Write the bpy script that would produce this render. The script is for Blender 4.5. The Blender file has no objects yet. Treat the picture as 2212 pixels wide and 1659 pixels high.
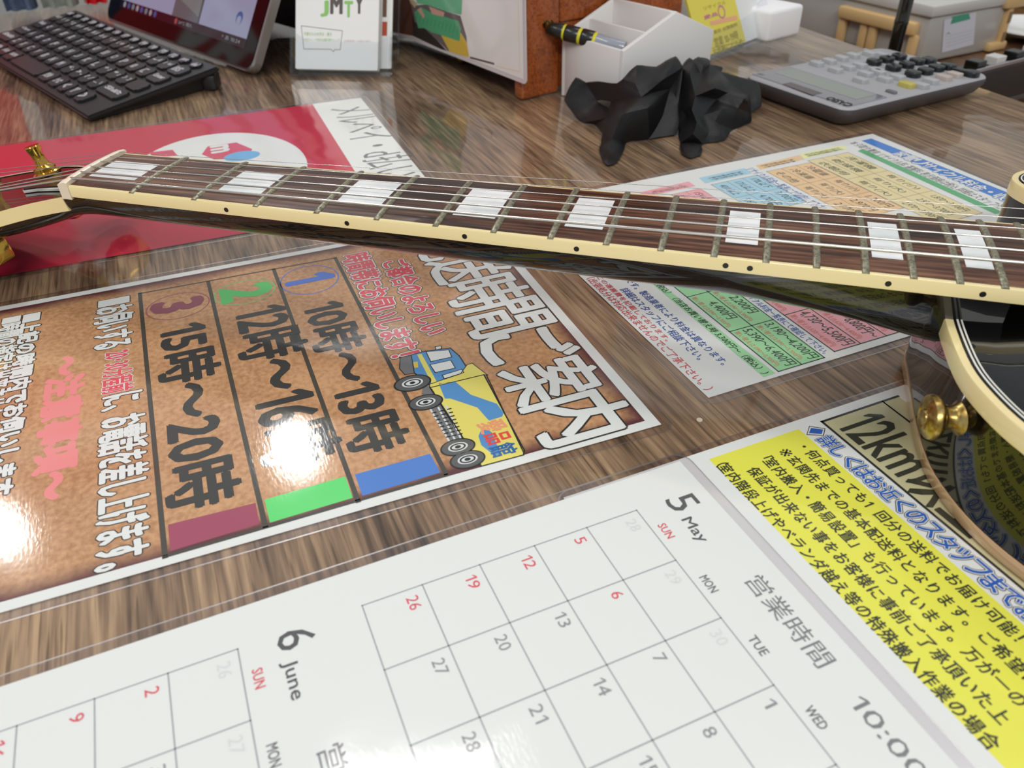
import bpy, bmesh, math, random
from mathutils import Vector, Matrix, noise
from mathutils.geometry import delaunay_2d_cdt
random.seed(7)
S = bpy.context.scene
COL = S.collection
V = Vector
# ------------------------------------------------------------------ camera
W, H, FPX = 2212, 1659, 1710.655
RW = Matrix(((0.99963, -0.02706, 0.0), (-0.01609, -0.59433, 0.80406), (-0.02176, -0.80376, -0.59455)))
cx_, cy_, cz_ = [V(RW.col[i]) for i in range(3)]
cz_.normalize(); cx_ = (cx_ - cz_ * cx_.dot(cz_)).normalized(); cy_ = cz_.cross(cx_)
CAM = V((0, 0, 0.20046))
cam = bpy.data.cameras.new('camera')
camo = bpy.data.objects.new('camera', cam); COL.objects.link(camo)
camo.matrix_world = Matrix(((cx_.x, -cy_.x, -cz_.x, CAM.x), (cx_.y, -cy_.y, -cz_.y, CAM.y), (cx_.z, -cy_.z, -cz_.z, CAM.z), (0, 0, 0, 1)))
cam.sensor_width = 36; cam.lens = FPX / W * 36; cam.clip_start = 0.01; cam.clip_end = 50
cam.dof.use_dof = True; cam.dof.focus_distance = 0.36; cam.dof.aperture_fstop = 16.0
S.camera = camo
# ------------------------------------------------------------------ world, lamps, exposure
wd = bpy.data.worlds.new('world'); S.world = wd; wd.use_nodes = True
wd.node_tree.nodes['Background'].inputs[0].default_value = (0.93, 0.97, 1.0, 1)
wd.node_tree.nodes['Background'].inputs[1].default_value = 0.95
S.view_settings.view_transform = 'Standard'; S.view_settings.look = 'None'
S.view_settings.gamma = 1; S.view_settings.exposure = -1.15
S.view_settings.use_curve_mapping = False
def lamp(name, loc, size, power, target=(0, .4, 0), shape='RECTANGLE', rot=0, color=(1, .985, .96)):
    l = bpy.data.lights.new(name, 'AREA'); l.shape = shape; l.size = size[0]
    if shape in ('RECTANGLE', 'ELLIPSE'): l.size_y = size[1]
    l.energy = power; l.color = color
    o = bpy.data.objects.new(name, l); COL.objects.link(o); o.location = loc
    d = V(target or loc) - V(loc)
    o.rotation_euler = d.to_track_quat('-Z', 'Y').to_euler() if target else (0, 0, rot)
    return o
lamp('ceiling_or_fill_lamp', (-0.92, 2.55, 2.0), (.17, .17), 16, shape='DISK')
lamp('ceiling_or_fill_lamp', (-1.96, 2.12, 2.0), (.14, .14), 10, shape='DISK')
lamp('ceiling_or_fill_lamp', (-0.30, 1.10, 2.0), (.5, .25), 12, target=None)
lamp('ceiling_or_fill_lamp', (-0.98, 3.3, 2.0), (1.0, .09), 3, target=None, rot=.35)
lamp('ceiling_or_fill_lamp', (0.9, 0.9, 2.0), (1.2, .3), 12, target=None)
lamp('ceiling_or_fill_lamp', (0.2, -1.7, 1.75), (1.6, .4), 75, target=(0, .5, 0))  # added fill lamp behind the camera, brightens upright faces; no ceiling fitting
lamp('ceiling_or_fill_lamp', (-1.2, -0.3, 2.0), (.3, 1.2), 20, target=None)

# ------------------------------------------------------------------ pixel -> place
def ray(x, y): return (cx_ * ((x - W / 2) / FPX) + cy_ * ((y - H / 2) / FPX) + cz_)
def at(x, y, h=0.0):
    d = ray(x, y); return CAM + d * ((h - CAM.z) / d.z)
def onv(x, y, P, N):
    d = ray(x, y); N = V(N); return CAM + d * ((V(P) - CAM).dot(N) / d.dot(N))
def cr(ox, oy, w): return lambda x, y: (ox + x * w / 2212, oy + y * w / 2212)
A0, A1, A2, A3 = cr(0, 0, 620), cr(580, 0, 620), cr(1120, 0, 620), cr(1592, 0, 620)
B0, B1, B2, B3 = cr(0, 280, 620), cr(580, 280, 620), cr(1120, 280, 620), cr(1592, 280, 620)
C0, C1, C2, C3 = cr(0, 600, 620), cr(580, 500, 620), cr(1120, 560, 620), cr(1592, 600, 620)
D0, D1, D2, D3 = cr(0, 950, 620), cr(580, 850, 620), cr(1120, 980, 620), cr(1500, 880, 712)
E0, E1, E2, E3 = cr(0, 1194, 620), cr(580, 1194, 620), cr(1120, 1194, 620), cr(1592, 1194, 620)
G5, G6, G3, G4, G7 = cr(1600, 60, 400), cr(1880, 0, 332), cr(600, 0, 300), cr(820, 0, 420), cr(1200, 100, 460)

# ------------------------------------------------------------------ materials
def lin(c):
    if isinstance(c, str): c = tuple(int(c[i:i + 2], 16) for i in (1, 3, 5))
    return tuple(((v / 255) / 12.92 if v / 255 <= .04045 else ((v / 255 + .055) / 1.055) ** 2.4) for v in c) + (1,)
MATS = {}
def mat(name, color='#808080', rough=.5, metal=0, coat=0, coat_r=.04, spec=.5, emit=None, es=0, trans=0, alpha=1, ior=1.5, ripple=0, noise_c=None, nscale=200, bump=0, bscale=300):
    if name in MATS: return MATS[name]
    m = bpy.data.materials.new(name); m.use_nodes = True; MATS[name] = m
    nt = m.node_tree; b = nt.nodes['Principled BSDF']; I = b.inputs
    I['Base Color'].default_value = lin(color); I['Roughness'].default_value = rough; I['Metallic'].default_value = metal
    I['Specular IOR Level'].default_value = spec; I['Coat Weight'].default_value = coat; I['Coat Roughness'].default_value = coat_r
    I['IOR'].default_value = ior; I['Transmission Weight'].default_value = trans; I['Alpha'].default_value = alpha
    if emit: I['Emission Color'].default_value = lin(emit); I['Emission Strength'].default_value = es
    if noise_c or ripple or bump:
        tc = nt.nodes.new('ShaderNodeTexCoord')
    if noise_c:
        n = nt.nodes.new('ShaderNodeTexNoise'); n.inputs['Scale'].default_value = nscale; n.inputs['Detail'].default_value = 5
        r = nt.nodes.new('ShaderNodeValToRGB'); nt.links.new(tc.outputs['Object'], n.inputs['Vector']); nt.links.new(n.outputs['Fac'], r.inputs[0])
        r.color_ramp.elements[0].position = .36; r.color_ramp.elements[1].position = .64
        r.color_ramp.elements[0].color = lin(noise_c); r.color_ramp.elements[1].color = lin(color)
        nt.links.new(r.outputs[0], I['Base Color'])
    if ripple:
        n = nt.nodes.new('ShaderNodeTexNoise'); n.inputs['Scale'].default_value = 900; n.inputs['Detail'].default_value = 1
        n2 = nt.nodes.new('ShaderNodeTexNoise'); n2.inputs['Scale'].default_value = 22; n2.inputs['Detail'].default_value = 1
        mp = nt.nodes.new('ShaderNodeMapping'); mp.inputs['Scale'].default_value = (.35, 1, 1)
        nt.links.new(tc.outputs['Object'], mp.inputs[0]); nt.links.new(mp.outputs[0], n.inputs['Vector']); nt.links.new(tc.outputs['Object'], n2.inputs['Vector'])
        bp = nt.nodes.new('ShaderNodeBump'); bp.inputs['Strength'].default_value = ripple; bp.inputs['Distance'].default_value = .0002
        bp2 = nt.nodes.new('ShaderNodeBump'); bp2.inputs['Strength'].default_value = .35; bp2.inputs['Distance'].default_value = .002
        nt.links.new(n.outputs['Fac'], bp.inputs['Height']); nt.links.new(n2.outputs['Fac'], bp2.inputs['Height']); nt.links.new(bp2.outputs[0], bp.inputs['Normal'])
        nt.links.new(bp.outputs[0], I['Coat Normal'])
    if bump:
        n = nt.nodes.new('ShaderNodeTexNoise'); n.inputs['Scale'].default_value = bscale; n.inputs['Detail'].default_value = 3
        bp = nt.nodes.new('ShaderNodeBump'); bp.inputs['Strength'].default_value = bump; bp.inputs['Distance'].default_value = .001
        nt.links.new(tc.outputs['Object'], n.inputs['Vector']); nt.links.new(n.outputs['Fac'], bp.inputs['Height']); nt.links.new(bp.outputs[0], I['Normal'])
    return m
def ink(name, color, **k):      # print under a laminate film
    return mat('ink_' + name, color, rough=.6, spec=.25, coat=1, coat_r=.085, ripple=.07, **k)
WHITE = ink('white', '#e4e6e3'); BLACK = ink('black', '#2c2c2c'); CHAR = ink('charcoal', '#3c3c3a'); RED = ink('red', '#dd5560'); BLUE = ink('blue', '#2f62b8')
GREY = ink('grey', '#6a6a6c'); PINKRED = ink('pinkred', '#ee8a92')
FILM = mat('laminate_film', '#ffffff', rough=.06, trans=.0)
def clear_mat(name, tint='#ffffff', refl=.5, base=.04, rough=.03):   # thin clear plastic: see-through with a Fresnel sheen
    if name in MATS: return MATS[name]
    m = bpy.data.materials.new(name); m.use_nodes = True; MATS[name] = m; nt = m.node_tree; nt.nodes.clear()
    o = nt.nodes.new('ShaderNodeOutputMaterial'); t = nt.nodes.new('ShaderNodeBsdfTransparent'); g = nt.nodes.new('ShaderNodeBsdfGlossy'); mx = nt.nodes.new('ShaderNodeMixShader')
    t.inputs[0].default_value = lin(tint); g.inputs['Roughness'].default_value = rough
    fr = nt.nodes.new('ShaderNodeFresnel'); fr.inputs[0].default_value = 1.45
    ma = nt.nodes.new('ShaderNodeMath'); ma.operation = 'MULTIPLY_ADD'; ma.inputs[1].default_value = refl; ma.inputs[2].default_value = base
    ge = nt.nodes.new('ShaderNodeNewGeometry'); iv = nt.nodes.new('ShaderNodeMath'); iv.operation = 'SUBTRACT'; iv.inputs[0].default_value = 1; m3 = nt.nodes.new('ShaderNodeMath'); m3.operation = 'MULTIPLY'
    nt.links.new(fr.outputs[0], ma.inputs[0]); nt.links.new(ge.outputs['Backfacing'], iv.inputs[1]); nt.links.new(ma.outputs[0], m3.inputs[0]); nt.links.new(iv.outputs[0], m3.inputs[1]); nt.links.new(m3.outputs[0], mx.inputs[0])
    nt.links.new(t.outputs[0], mx.inputs[1]); nt.links.new(g.outputs[0], mx.inputs[2]); nt.links.new(mx.outputs[0], o.inputs[0])
    return m
RIM = clear_mat('laminate_rim', '#f6f4f6', 1.0, .07, .12); EDGE = clear_mat('laminate_edge', '#f2f0f2', 1.0, .42, .3)
ACRYL = clear_mat('clear_acrylic', '#fbfcfd', 1.0, .03, .03)

# ------------------------------------------------------------------ mesh helpers
class MB:
    def __init__(s): s.v = []; s.f = []; s.m = []; s.mats = []
    def mi(s, m):
        if m not in s.mats: s.mats.append(m)
        return s.mats.index(m)
    def add(s, vs, fs, m):
        k = len(s.v); i = s.mi(m); s.v += [tuple(v) for v in vs]
        for f in fs: s.f.append([a + k for a in f]); s.m.append(i)
    def bm(s, b, m, M=None):
        b.verts.index_update()
        s.add([(M @ v.co if M else v.co) for v in b.verts], [[v.index for v in f.verts] for f in b.faces], m); b.free()
    def box(s, lo, hi, m, bev=0, seg=2, M=None):
        b = bmesh.new(); bmesh.ops.create_cube(b, size=1)
        for v in b.verts: v.co = V([(lo[i] + hi[i]) / 2 + v.co[i] * (hi[i] - lo[i]) for i in range(3)])
        if bev: bmesh.ops.bevel(b, geom=b.edges[:], offset=bev, segments=seg, affect='EDGES', profile=.5)
        s.bm(b, m, M)
    def prism(s, poly, z0, z1, m, bev=0, seg=2, M=None, top=None):
        b = bmesh.new()
        if sum(poly[i - 1][0] * poly[i][1] - poly[i][0] * poly[i - 1][1] for i in range(len(poly))) < 0: poly = poly[::-1]
        lo = [b.verts.new((p[0], p[1], z0)) for p in poly]; hi = [b.verts.new((p[0], p[1], z1 if top is None else top(p))) for p in poly]
        b.faces.new(lo[::-1]); ft = b.faces.new(hi); n = len(poly)
        for i in range(n): b.faces.new((lo[i], lo[(i + 1) % n], hi[(i + 1) % n], hi[i]))
        if bev: bmesh.ops.bevel(b, geom=list(ft.edges), offset=bev, segments=seg, affect='EDGES', profile=.5)
        s.bm(b, m, M)
    def lathe(s, prof, m, M=None, n=28):
        vs = []; fs = []
        for r, z in prof:
            for k in range(n): a = 2 * math.pi * k / n; vs.append(V((r * math.cos(a), r * math.sin(a), z)))
        for i in range(len(prof) - 1):
            for k in range(n): fs.append((i * n + k, i * n + (k + 1) % n, (i + 1) * n + (k + 1) % n, (i + 1) * n + k))
        fs.append(tuple(range(n))[::-1]); fs.append(tuple((len(prof) - 1) * n + k for k in range(n)))
        s.add([(M @ v if M else v) for v in vs], fs, m)
    def tube(s, pts, r, m, n=8):
        pts = [V(p) for p in pts]; rings = []
        rr = r if isinstance(r, (list, tuple)) else [r] * len(pts)
        for i, p in enumerate(pts):
            d = (pts[min(i + 1, len(pts) - 1)] - pts[max(i - 1, 0)]).normalized()
            a = d.cross(V((0, 0, 1)) if abs(d.z) < .95 else V((1, 0, 0))).normalized(); b = d.cross(a)
            rings.append([p + (a * math.cos(2 * math.pi * k / n) + b * math.sin(2 * math.pi * k / n)) * rr[i] for k in range(n)])
        s.loft(rings, m, True)
    def loft(s, rings, m, closed=True, caps=True):
        n = len(rings[0]); vs = [v for r in rings for v in r]; fs = []
        for i in range(len(rings) - 1):
            for k in range(n if closed else n - 1): fs.append((i * n + k, (i + 1) * n + k, (i + 1) * n + (k + 1) % n, i * n + (k + 1) % n))
        if closed and caps: fs.append(tuple(range(n))); fs.append(tuple((len(rings) - 1) * n + k for k in range(n))[::-1])
        s.add(vs, fs, m)
    def quad(s, a, b, c, d, m): s.add([a, b, c, d], [(0, 1, 2, 3)], m)
def obj(name, mb, parent=None, smooth=None, fix=True):
    me = bpy.data.meshes.new(name); me.from_pydata(mb.v, [], mb.f)
    for m in mb.mats: me.materials.append(m)
    me.polygons.foreach_set('material_index', mb.m)
    if fix:
        b = bmesh.new(); b.from_mesh(me); bmesh.ops.recalc_face_normals(b, faces=b.faces); b.to_mesh(me); b.free()
    if smooth is not None:
        me.polygons.foreach_set('use_smooth', [True] * len(me.polygons)); me.set_sharp_from_angle(angle=math.radians(smooth))
    me.update()
    o = bpy.data.objects.new(name, me); COL.objects.link(o)
    if parent: o.parent = parent
    return o
def tag(o, label, cat, group=None, kind=None):
    if label: o['label'] = label
    if cat: o['category'] = cat
    if group: o['group'] = group
    if kind: o['kind'] = kind
    return o
def empty(name, label, cat, M=None, group=None):
    o = bpy.data.objects.new(name, None); COL.objects.link(o); o.empty_display_size = .02
    if M: o.matrix_world = M
    return tag(o, label, cat, group)
class Fr:                      # a flat frame in the place: origin, right, up (in the sheet's own reading direction)
    def __init__(s, o, ex, ey):
        s.o = V(o); s.ex = V(ex).normalized(); s.ez = s.ex.cross(V(ey)).normalized(); s.ey = s.ez.cross(s.ex)
        s.M = Matrix(((s.ex.x, s.ey.x, s.ez.x, s.o.x), (s.ex.y, s.ey.y, s.ez.y, s.o.y), (s.ex.z, s.ey.z, s.ez.z, s.o.z), (0, 0, 0, 1)))
    def loc(s, q, off=0.0):
        d = onv(q[0], q[1], s.o + s.ez * off, s.ez) - s.o
        return (d.dot(s.ex), d.dot(s.ey))
    def w(s, x, y, z=0): return s.o + s.ex * x + s.ey * y + s.ez * z
# text outlines ------------------------------------------------------
TCACHE = {}
def tmesh(t, off=0.0, shear=0.0):
    k = (t, shear)
    if k in TCACHE: return TCACHE[k]
    if '1' in t and shear == 0.0:          # the built-in 1 is a bare bar; use the flagged one
        g = [(.0, .585), (.16, .73), (.255, .73), (.255, 0), (.165, 0), (.165, .625), (.0, .49)]; gf = [(6, 5, 1, 0), (5, 4, 3, 2, 1)]; ink0, ink1 = 0, .255; ks = max(v[1] for v in tmesh('2')[0]) / .73
        x = 0; V_ = []; F_ = []
        parts = t.split('1')
        for i, p in enumerate(parts):
            if p:
                vv, ff = tmesh(p); F_ += [tuple(a + len(V_) for a in f) for f in ff]; V_ += [(a + x, b) for a, b in vv]
                x += tadv(p)
            if i < len(parts) - 1:
                F_ += [tuple(a + len(V_) for a in f) for f in gf]; V_ += [((a - ink0) * ks + x + .09, b * ks) for a, b in g]; x += (ink1 - ink0) * ks + .17
        TCACHE[k] = (V_, F_); return TCACHE[k]
    vs, fs = raw_text(t, shear); TCACHE[k] = (vs, fs); return TCACHE[k]
def tadv(p):                               # how far the pen moves over a string
    w1 = max(v[0] for v in raw_text(p + '|', 0)[0]); w0 = max(v[0] for v in raw_text('|', 0)[0]); return w1 - w0
def raw_text(t, shear):
    c = bpy.data.curves.new('letters', 'FONT'); c.body = t; c.size = 1; c.shear = shear
    c.dimensions = '2D'; c.fill_mode = 'FRONT'; c.resolution_u = 2
    o = bpy.data.objects.new('letters', c); COL.objects.link(o)
    dg = bpy.context.evaluated_depsgraph_get(); dg.update(); e = o.evaluated_get(dg); me = e.to_mesh()
    vs = [(v.co.x, v.co.y) for v in me.vertices]; fs = [tuple(p.vertices) for p in me.polygons]
    e.to_mesh_clear(); bpy.data.objects.remove(o); bpy.data.curves.remove(c)
    return vs, fs
LZ = .00003
def put_text(mb, t, box, m, z, off=0.0, outlines=(), shear=0.0):
    # heavier lettering is stamped from slightly shifted copies of the outline, one hair above the other
    x0, x1, y0, y1 = box
    vs, ff = tmesh(t, 0.0, shear)
    if not vs: return
    tx0 = min(v[0] for v in vs); tx1 = max(v[0] for v in vs); ty0 = min(v[1] for v in vs); ty1 = max(v[1] for v in vs)
    sx = (x1 - x0) / max(tx1 - tx0, 1e-6); sy = (y1 - y0) / (ty1 - ty0)
    if t == 'ー': sy = sx
    sm = min(sx, sy)
    for i, (r, m2) in enumerate(list(outlines) + [(off, m)]):
        n = 1 if r <= 0 else (6 if r < .04 else 10)
        for k in range(n):
            dx, dy = (0, 0) if n == 1 else (r * sm * math.cos(2 * math.pi * k / n), r * sm * math.sin(2 * math.pi * k / n))
            mb.add([(x0 + (x - tx0) * sx + dx, y0 + (y - ty0) * sy + dy, z + LZ * i + k * .0000022) for x, y in vv_(vs)], ff, m2)
def vv_(v): return v
class Print(Fr):
    def start(s, z=0.0): s.mb = MB(); s.z = z; return s
    def T(s, t, pts, m=None, lay=2, off=0.0, outlines=(), shear=0.0):
        L = [s.loc(q, s.z) for q in pts]
        put_text(s.mb, t, (min(a[0] for a in L), max(a[0] for a in L), min(a[1] for a in L), max(a[1] for a in L)), m or BLACK, s.z + LZ * lay, off, outlines, shear)
    def poly(s, pts, m, lay=1, raw=False):
        P = pts if raw else [s.loc(q, s.z) for q in pts]
        if sum(P[i - 1][0] * P[i][1] - P[i][0] * P[i - 1][1] for i in range(len(P))) < 0: P = P[::-1]
        s.mb.add([(a, b, s.z + LZ * lay) for a, b in P], [tuple(range(len(P)))], m)
    def line(s, p, q, wd, m, lay=2, raw=False):
        a, b = (V(p), V(q)) if raw else (V(s.loc(p, s.z)), V(s.loc(q, s.z)))
        n = (b - a).normalized(); n = V((-n.y, n.x)) * wd / 2; e = (b - a).normalized() * wd / 2
        s.poly([a - e + n, a - e - n, b + e - n, b + e + n], m, lay, raw=True)
    def ring(s, c, rx, ry, wd, m, lay=2, raw=False, n=40):
        c = c if raw else s.loc(c, s.z)
        vs = []; fs = []
        for k in range(n):
            a = 2 * math.pi * k / n
            vs += [(c[0] + rx * math.cos(a), c[1] + ry * math.sin(a), s.z + LZ * lay), (c[0] + (rx - wd) * math.cos(a), c[1] + (ry - wd) * math.sin(a), s.z + LZ * lay)]
            j = (k + 1) % n; fs.append((2 * k, 2 * j, 2 * j + 1, 2 * k + 1))
        s.mb.add(vs, fs, m)
    def disc(s, c, rx, ry, m, lay=2, raw=False, n=32):
        c = c if raw else s.loc(c, s.z)
        s.poly([(c[0] + rx * math.cos(2 * math.pi * k / n), c[1] + ry * math.sin(2 * math.pi * k / n)) for k in range(n)], m, lay, raw=True)
    def rect(s, x0, x1, y0, y1, m, lay=1): s.poly([(x0, y0), (x1, y0), (x1, y1), (x0, y1)], m, lay, raw=True)
    def boxpx(s, pts):
        L = [s.loc(q, s.z) for q in pts]; return (min(a[0] for a in L), max(a[0] for a in L), min(a[1] for a in L), max(a[1] for a in L))
def rrect(x0, x1, y0, y1, r, n=6):
    out = []
    for cx, cy, a0 in ((x1 - r, y1 - r, 0), (x0 + r, y1 - r, 90), (x0 + r, y0 + r, 180), (x1 - r, y0 + r, 270)):
        for k in range(n + 1):
            a = math.radians(a0 + 90 * k / n); out.append((cx + r * math.cos(a), cy + r * math.sin(a)))
    return out
def sheet_parts(pr, root, w, h, rim, paper_mat, x0=0, y1=0):
    # the printed paper (with all its lettering) and the clear border of its laminate film
    pr.rect(x0, x0 + w, y1 - h, y1, paper_mat, 0)
    obj('printed_paper', pr.mb, root, fix=False)
    rb = MB(); zo = pr.z
    outer = rrect(x0 - rim, x0 + w + rim, y1 - h - rim, y1 + rim, .006)
    inner = [(min(max(p[0], x0), x0 + w), min(max(p[1], y1 - h), y1)) for p in outer]
    n = len(outer); vs = [(p[0], p[1], zo) for p in outer] + [(p[0], p[1], zo) for p in inner] + [(p[0], p[1], zo - .0003) for p in outer]
    fs = []
    for i in range(n):
        j = (i + 1) % n
        fs.append((i, j, n + j, n + i)); fs.append((2 * n + i, 2 * n + j, j, i))
    rb.add(vs, fs, RIM)
    c_ = (sum(p[0] for p in outer) / n, sum(p[1] for p in outer) / n)
    o2 = [(p[0] - .0005 * (1 if p[0] > c_[0] else -1), p[1] - .0005 * (1 if p[1] > c_[1] else -1)) for p in outer]
    rb.add([(p[0], p[1], zo + .00002) for p in outer] + [(p[0], p[1], zo + .00002) for p in o2], [(i, (i + 1) % n, n + (i + 1) % n, n + i) for i in range(n)], EDGE)
    return obj('laminate_border', rb, root, fix=False)
# ------------------------------------------------------------------ the place: floor, far wall, counter
FLOOR = mat('floor_vinyl', '#8d8a86', rough=.35, noise_c='#7c7874', nscale=3)
fl = MB(); fl.box((-3.5, -2, -.78), (3.5, 3.6, -.76), FLOOR); tag(obj('floor', fl), 'grey shop floor far below the counter', 'floor', kind='structure')
wl = MB(); wl.box((-3.5, 3.6, -.78), (3.5, 3.65, 2.3), mat('wall_paint', '#d6d6d2', rough=.7)); tag(obj('wall_back', wl), 'pale shop wall behind the counter', 'wall', kind='structure')
YV = V((.3835, -.9235, 0)).normalized(); UP = V((.9235, .3835, 0)).normalized()     # the papers' reading direction and page-up direction on the counter
def wood(name, a, b, c, coat, rough, sx=1.0, along='y', lo=.36, hi=.64):
    m = bpy.data.materials.new(name); m.use_nodes = True; nt = m.node_tree; I = nt.nodes['Principled BSDF'].inputs; Lk = nt.links.new
    tc = nt.nodes.new('ShaderNodeTexCoord')
    def nz(scale, sc, det, dist=0):
        mp = nt.nodes.new('ShaderNodeMapping'); mp.inputs['Scale'].default_value = sc if along == 'y' else (sc[1], sc[0], sc[2]); Lk(tc.outputs['Object'], mp.inputs[0])
        n = nt.nodes.new('ShaderNodeTexNoise'); n.inputs['Scale'].default_value = scale; n.inputs['Detail'].default_value = det; n.inputs['Distortion'].default_value = dist
        Lk(mp.outputs[0], n.inputs['Vector']); return n.outputs['Fac']
    big = nz(9 * sx, (1, .22, 1), 3, .6); mid = nz(60 * sx, (1, .07, 1), 4, .3); fine = nz(420 * sx, (1, .05, 1), 3)
    def mix(x, y, f):
        n = nt.nodes.new('ShaderNodeMath'); n.operation = 'MULTIPLY_ADD'; n.inputs[1].default_value = f; Lk(x, n.inputs[0])
        if y is None: n.inputs[2].default_value = 0
        else: Lk(y, n.inputs[2])
        return n.outputs[0]
    s = mix(fine, mix(mid, mix(big, None, .27), .35), .38)
    r = nt.nodes.new('ShaderNodeValToRGB'); Lk(s, r.inputs[0]); e = r.color_ramp.elements
    e[0].position = lo; e[0].color = lin(a); e[1].position = hi; e[1].color = lin(c); k = e.new(.5); k.color = lin(b)
    pore = nz(700 * sx, (1, .035, 1), 2); pr_ = nt.nodes.new('ShaderNodeValToRGB'); Lk(pore, pr_.inputs[0]); pr_.color_ramp.elements[0].position = .34; pr_.color_ramp.elements[0].color = (.42, .38, .34, 1); pr_.color_ramp.elements[1].position = .44; pr_.color_ramp.elements[1].color = (1, 1, 1, 1)
    mx = nt.nodes.new('ShaderNodeMix'); mx.data_type = 'RGBA'; mx.blend_type = 'MULTIPLY'; mx.inputs['Factor'].default_value = .8
    Lk(r.outputs[0], mx.inputs['A']); Lk(pr_.outputs[0], mx.inputs['B']); Lk(mx.outputs['Result'], I['Base Color'])
    I['Roughness'].default_value = rough; I['Coat Weight'].default_value = coat; I['Coat Roughness'].default_value = .05; I['Specular IOR Level'].default_value = .3
    bp = nt.nodes.new('ShaderNodeBump'); bp.inputs['Strength'].default_value = .25; bp.inputs['Distance'].default_value = .0004; Lk(fine, bp.inputs['Height']); Lk(bp.outputs[0], I['Normal'])
    n2 = nz(30, (1, 1, 1), 1); b2 = nt.nodes.new('ShaderNodeBump'); b2.inputs['Strength'].default_value = .25; b2.inputs['Distance'].default_value = .0012; Lk(n2, b2.inputs['Height']); Lk(b2.outputs[0], I['Coat Normal'])
    return m
WOOD = wood('counter_wood', '#524030', '#8b7057', '#bb9d79', .9, .45, 1.0, 'y', .40, .615)
MC = Matrix(((UP.x, -YV.x, 0, 0), (UP.y, -YV.y, 0, 0), (0, 0, 1, 0), (0, 0, 0, 1)))   # counter frame: local y along the grain
inv = MC.inverted()
e1, e2 = V((.4095, .6206, 0)), V((.3165, .888, 0)); g1, g2 = V((-.6189, 1.0668, 0)), V((-.5103, 1.1242, 0))
d1 = (e2 - e1).normalized(); d2 = (g2 - g1).normalized()
k = ((g1 - e1).x * d2.y - (g1 - e1).y * d2.x) / (d1.x * d2.y - d1.y * d2.x)
far_c = e1 + d1 * k
tp = [far_c, far_c - d2 * 1.75, far_c - d2 * 1.75 - d1 * 1.75, far_c - d1 * 1.75]
cmb = MB(); cmb.prism([(inv @ p).xy for p in tp], -.03, 0, WOOD, .0015, 2)
counter = empty('counter', 'dark wood grain shop counter carrying the guitar and papers', 'counter', MC)
obj('counter_top', cmb, counter, 30)
cmb = MB(); ins = [(inv @ (p + ((tp[0] + tp[2]) / 2 - p) * .06)).xy for p in tp]; cmb.prism(ins, -.757, -.0305, mat('counter_panel', '#4a3a30', rough=.5)); obj('base_panel', cmb, counter)

# ------------------------------------------------------------------ calendar
MM = .001
fr = Print(at(1375.1, 1102.2, .0012), YV, UP).start(); z0 = .0
root = empty('calendar_sheet', 'white laminated sheet with May and June calendar grids nearest the camera', 'calendar', fr.M)
CW, CH = .02461, .0195
def month(y0, first, ndays, prev, name, num, reds, n, late, nrow):
    for i in range(8): fr.line((i * CW, y0), (i * CW, y0 - nrow * CH), .0004, late, 2, raw=True)
    for j in range(nrow + 1): fr.line((0, y0 - j * CH), (7 * CW, y0 - j * CH), .0004, late, 2, raw=True)
    for c in range(7 * nrow):
        d = c - first + 1; r, q = divmod(c, 7)
        if d > ndays: continue
        ghost = d < 1; t = str(d if not ghost else prev + d)
        x = q * CW + .003; y = y0 - r * CH - .0026
        w = .0021 if t in ('1',) else .0026
        w = w if len(t) == 1 else .0052
        put_text(fr.mb, t, (x, x + w, y - .0039, y), ink('ghost', '#dadcdb') if ghost else (RED if (q == 0 or d in reds) else ink('num', '#929295')), LZ * 3)
    for i, t in enumerate(('SUN', 'MON', 'TUE', 'WED', 'THU', 'FRI', 'SAT')):
        put_text(fr.mb, t, (i * CW + .0091, i * CW + .0158, y0 + .0026, y0 + .0056), RED if i == 0 else GREY, LZ * 3, .012)
    put_text(fr.mb, num, (.0, .0068, y0 + .0109, y0 + .0221), ink('num_big', '#58585a'), LZ * 3)
    put_text(fr.mb, name, (.0103, .0217 if name == 'May' else .0235, y0 + .0101, y0 + .0153), ink('num_big', '#58585a'), LZ * 3, .01)
    put_text(fr.mb, '営業時間', (.0405, .0749, y0 + .0143, y0 + .0216), ink('cal_grey', '#808083'), LZ * 3)
    put_text(fr.mb, '10:00～19:00', (.0862, .147, y0 + .0149, y0 + .0202), ink('cal_grey', '#808083'), LZ * 3)
month(0, 3, 31, 30, 'May', '5', (6, 3, 4), 0, ink('rule', '#a0a1a5'), 5)
month(-.135, 6, 30, 31, 'June', '6', (), 0, ink('rule', '#a0a1a5'), 6)
sheet_parts(fr, root, .2085, .297, .0042, WHITE, -.0152, .0275)

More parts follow.
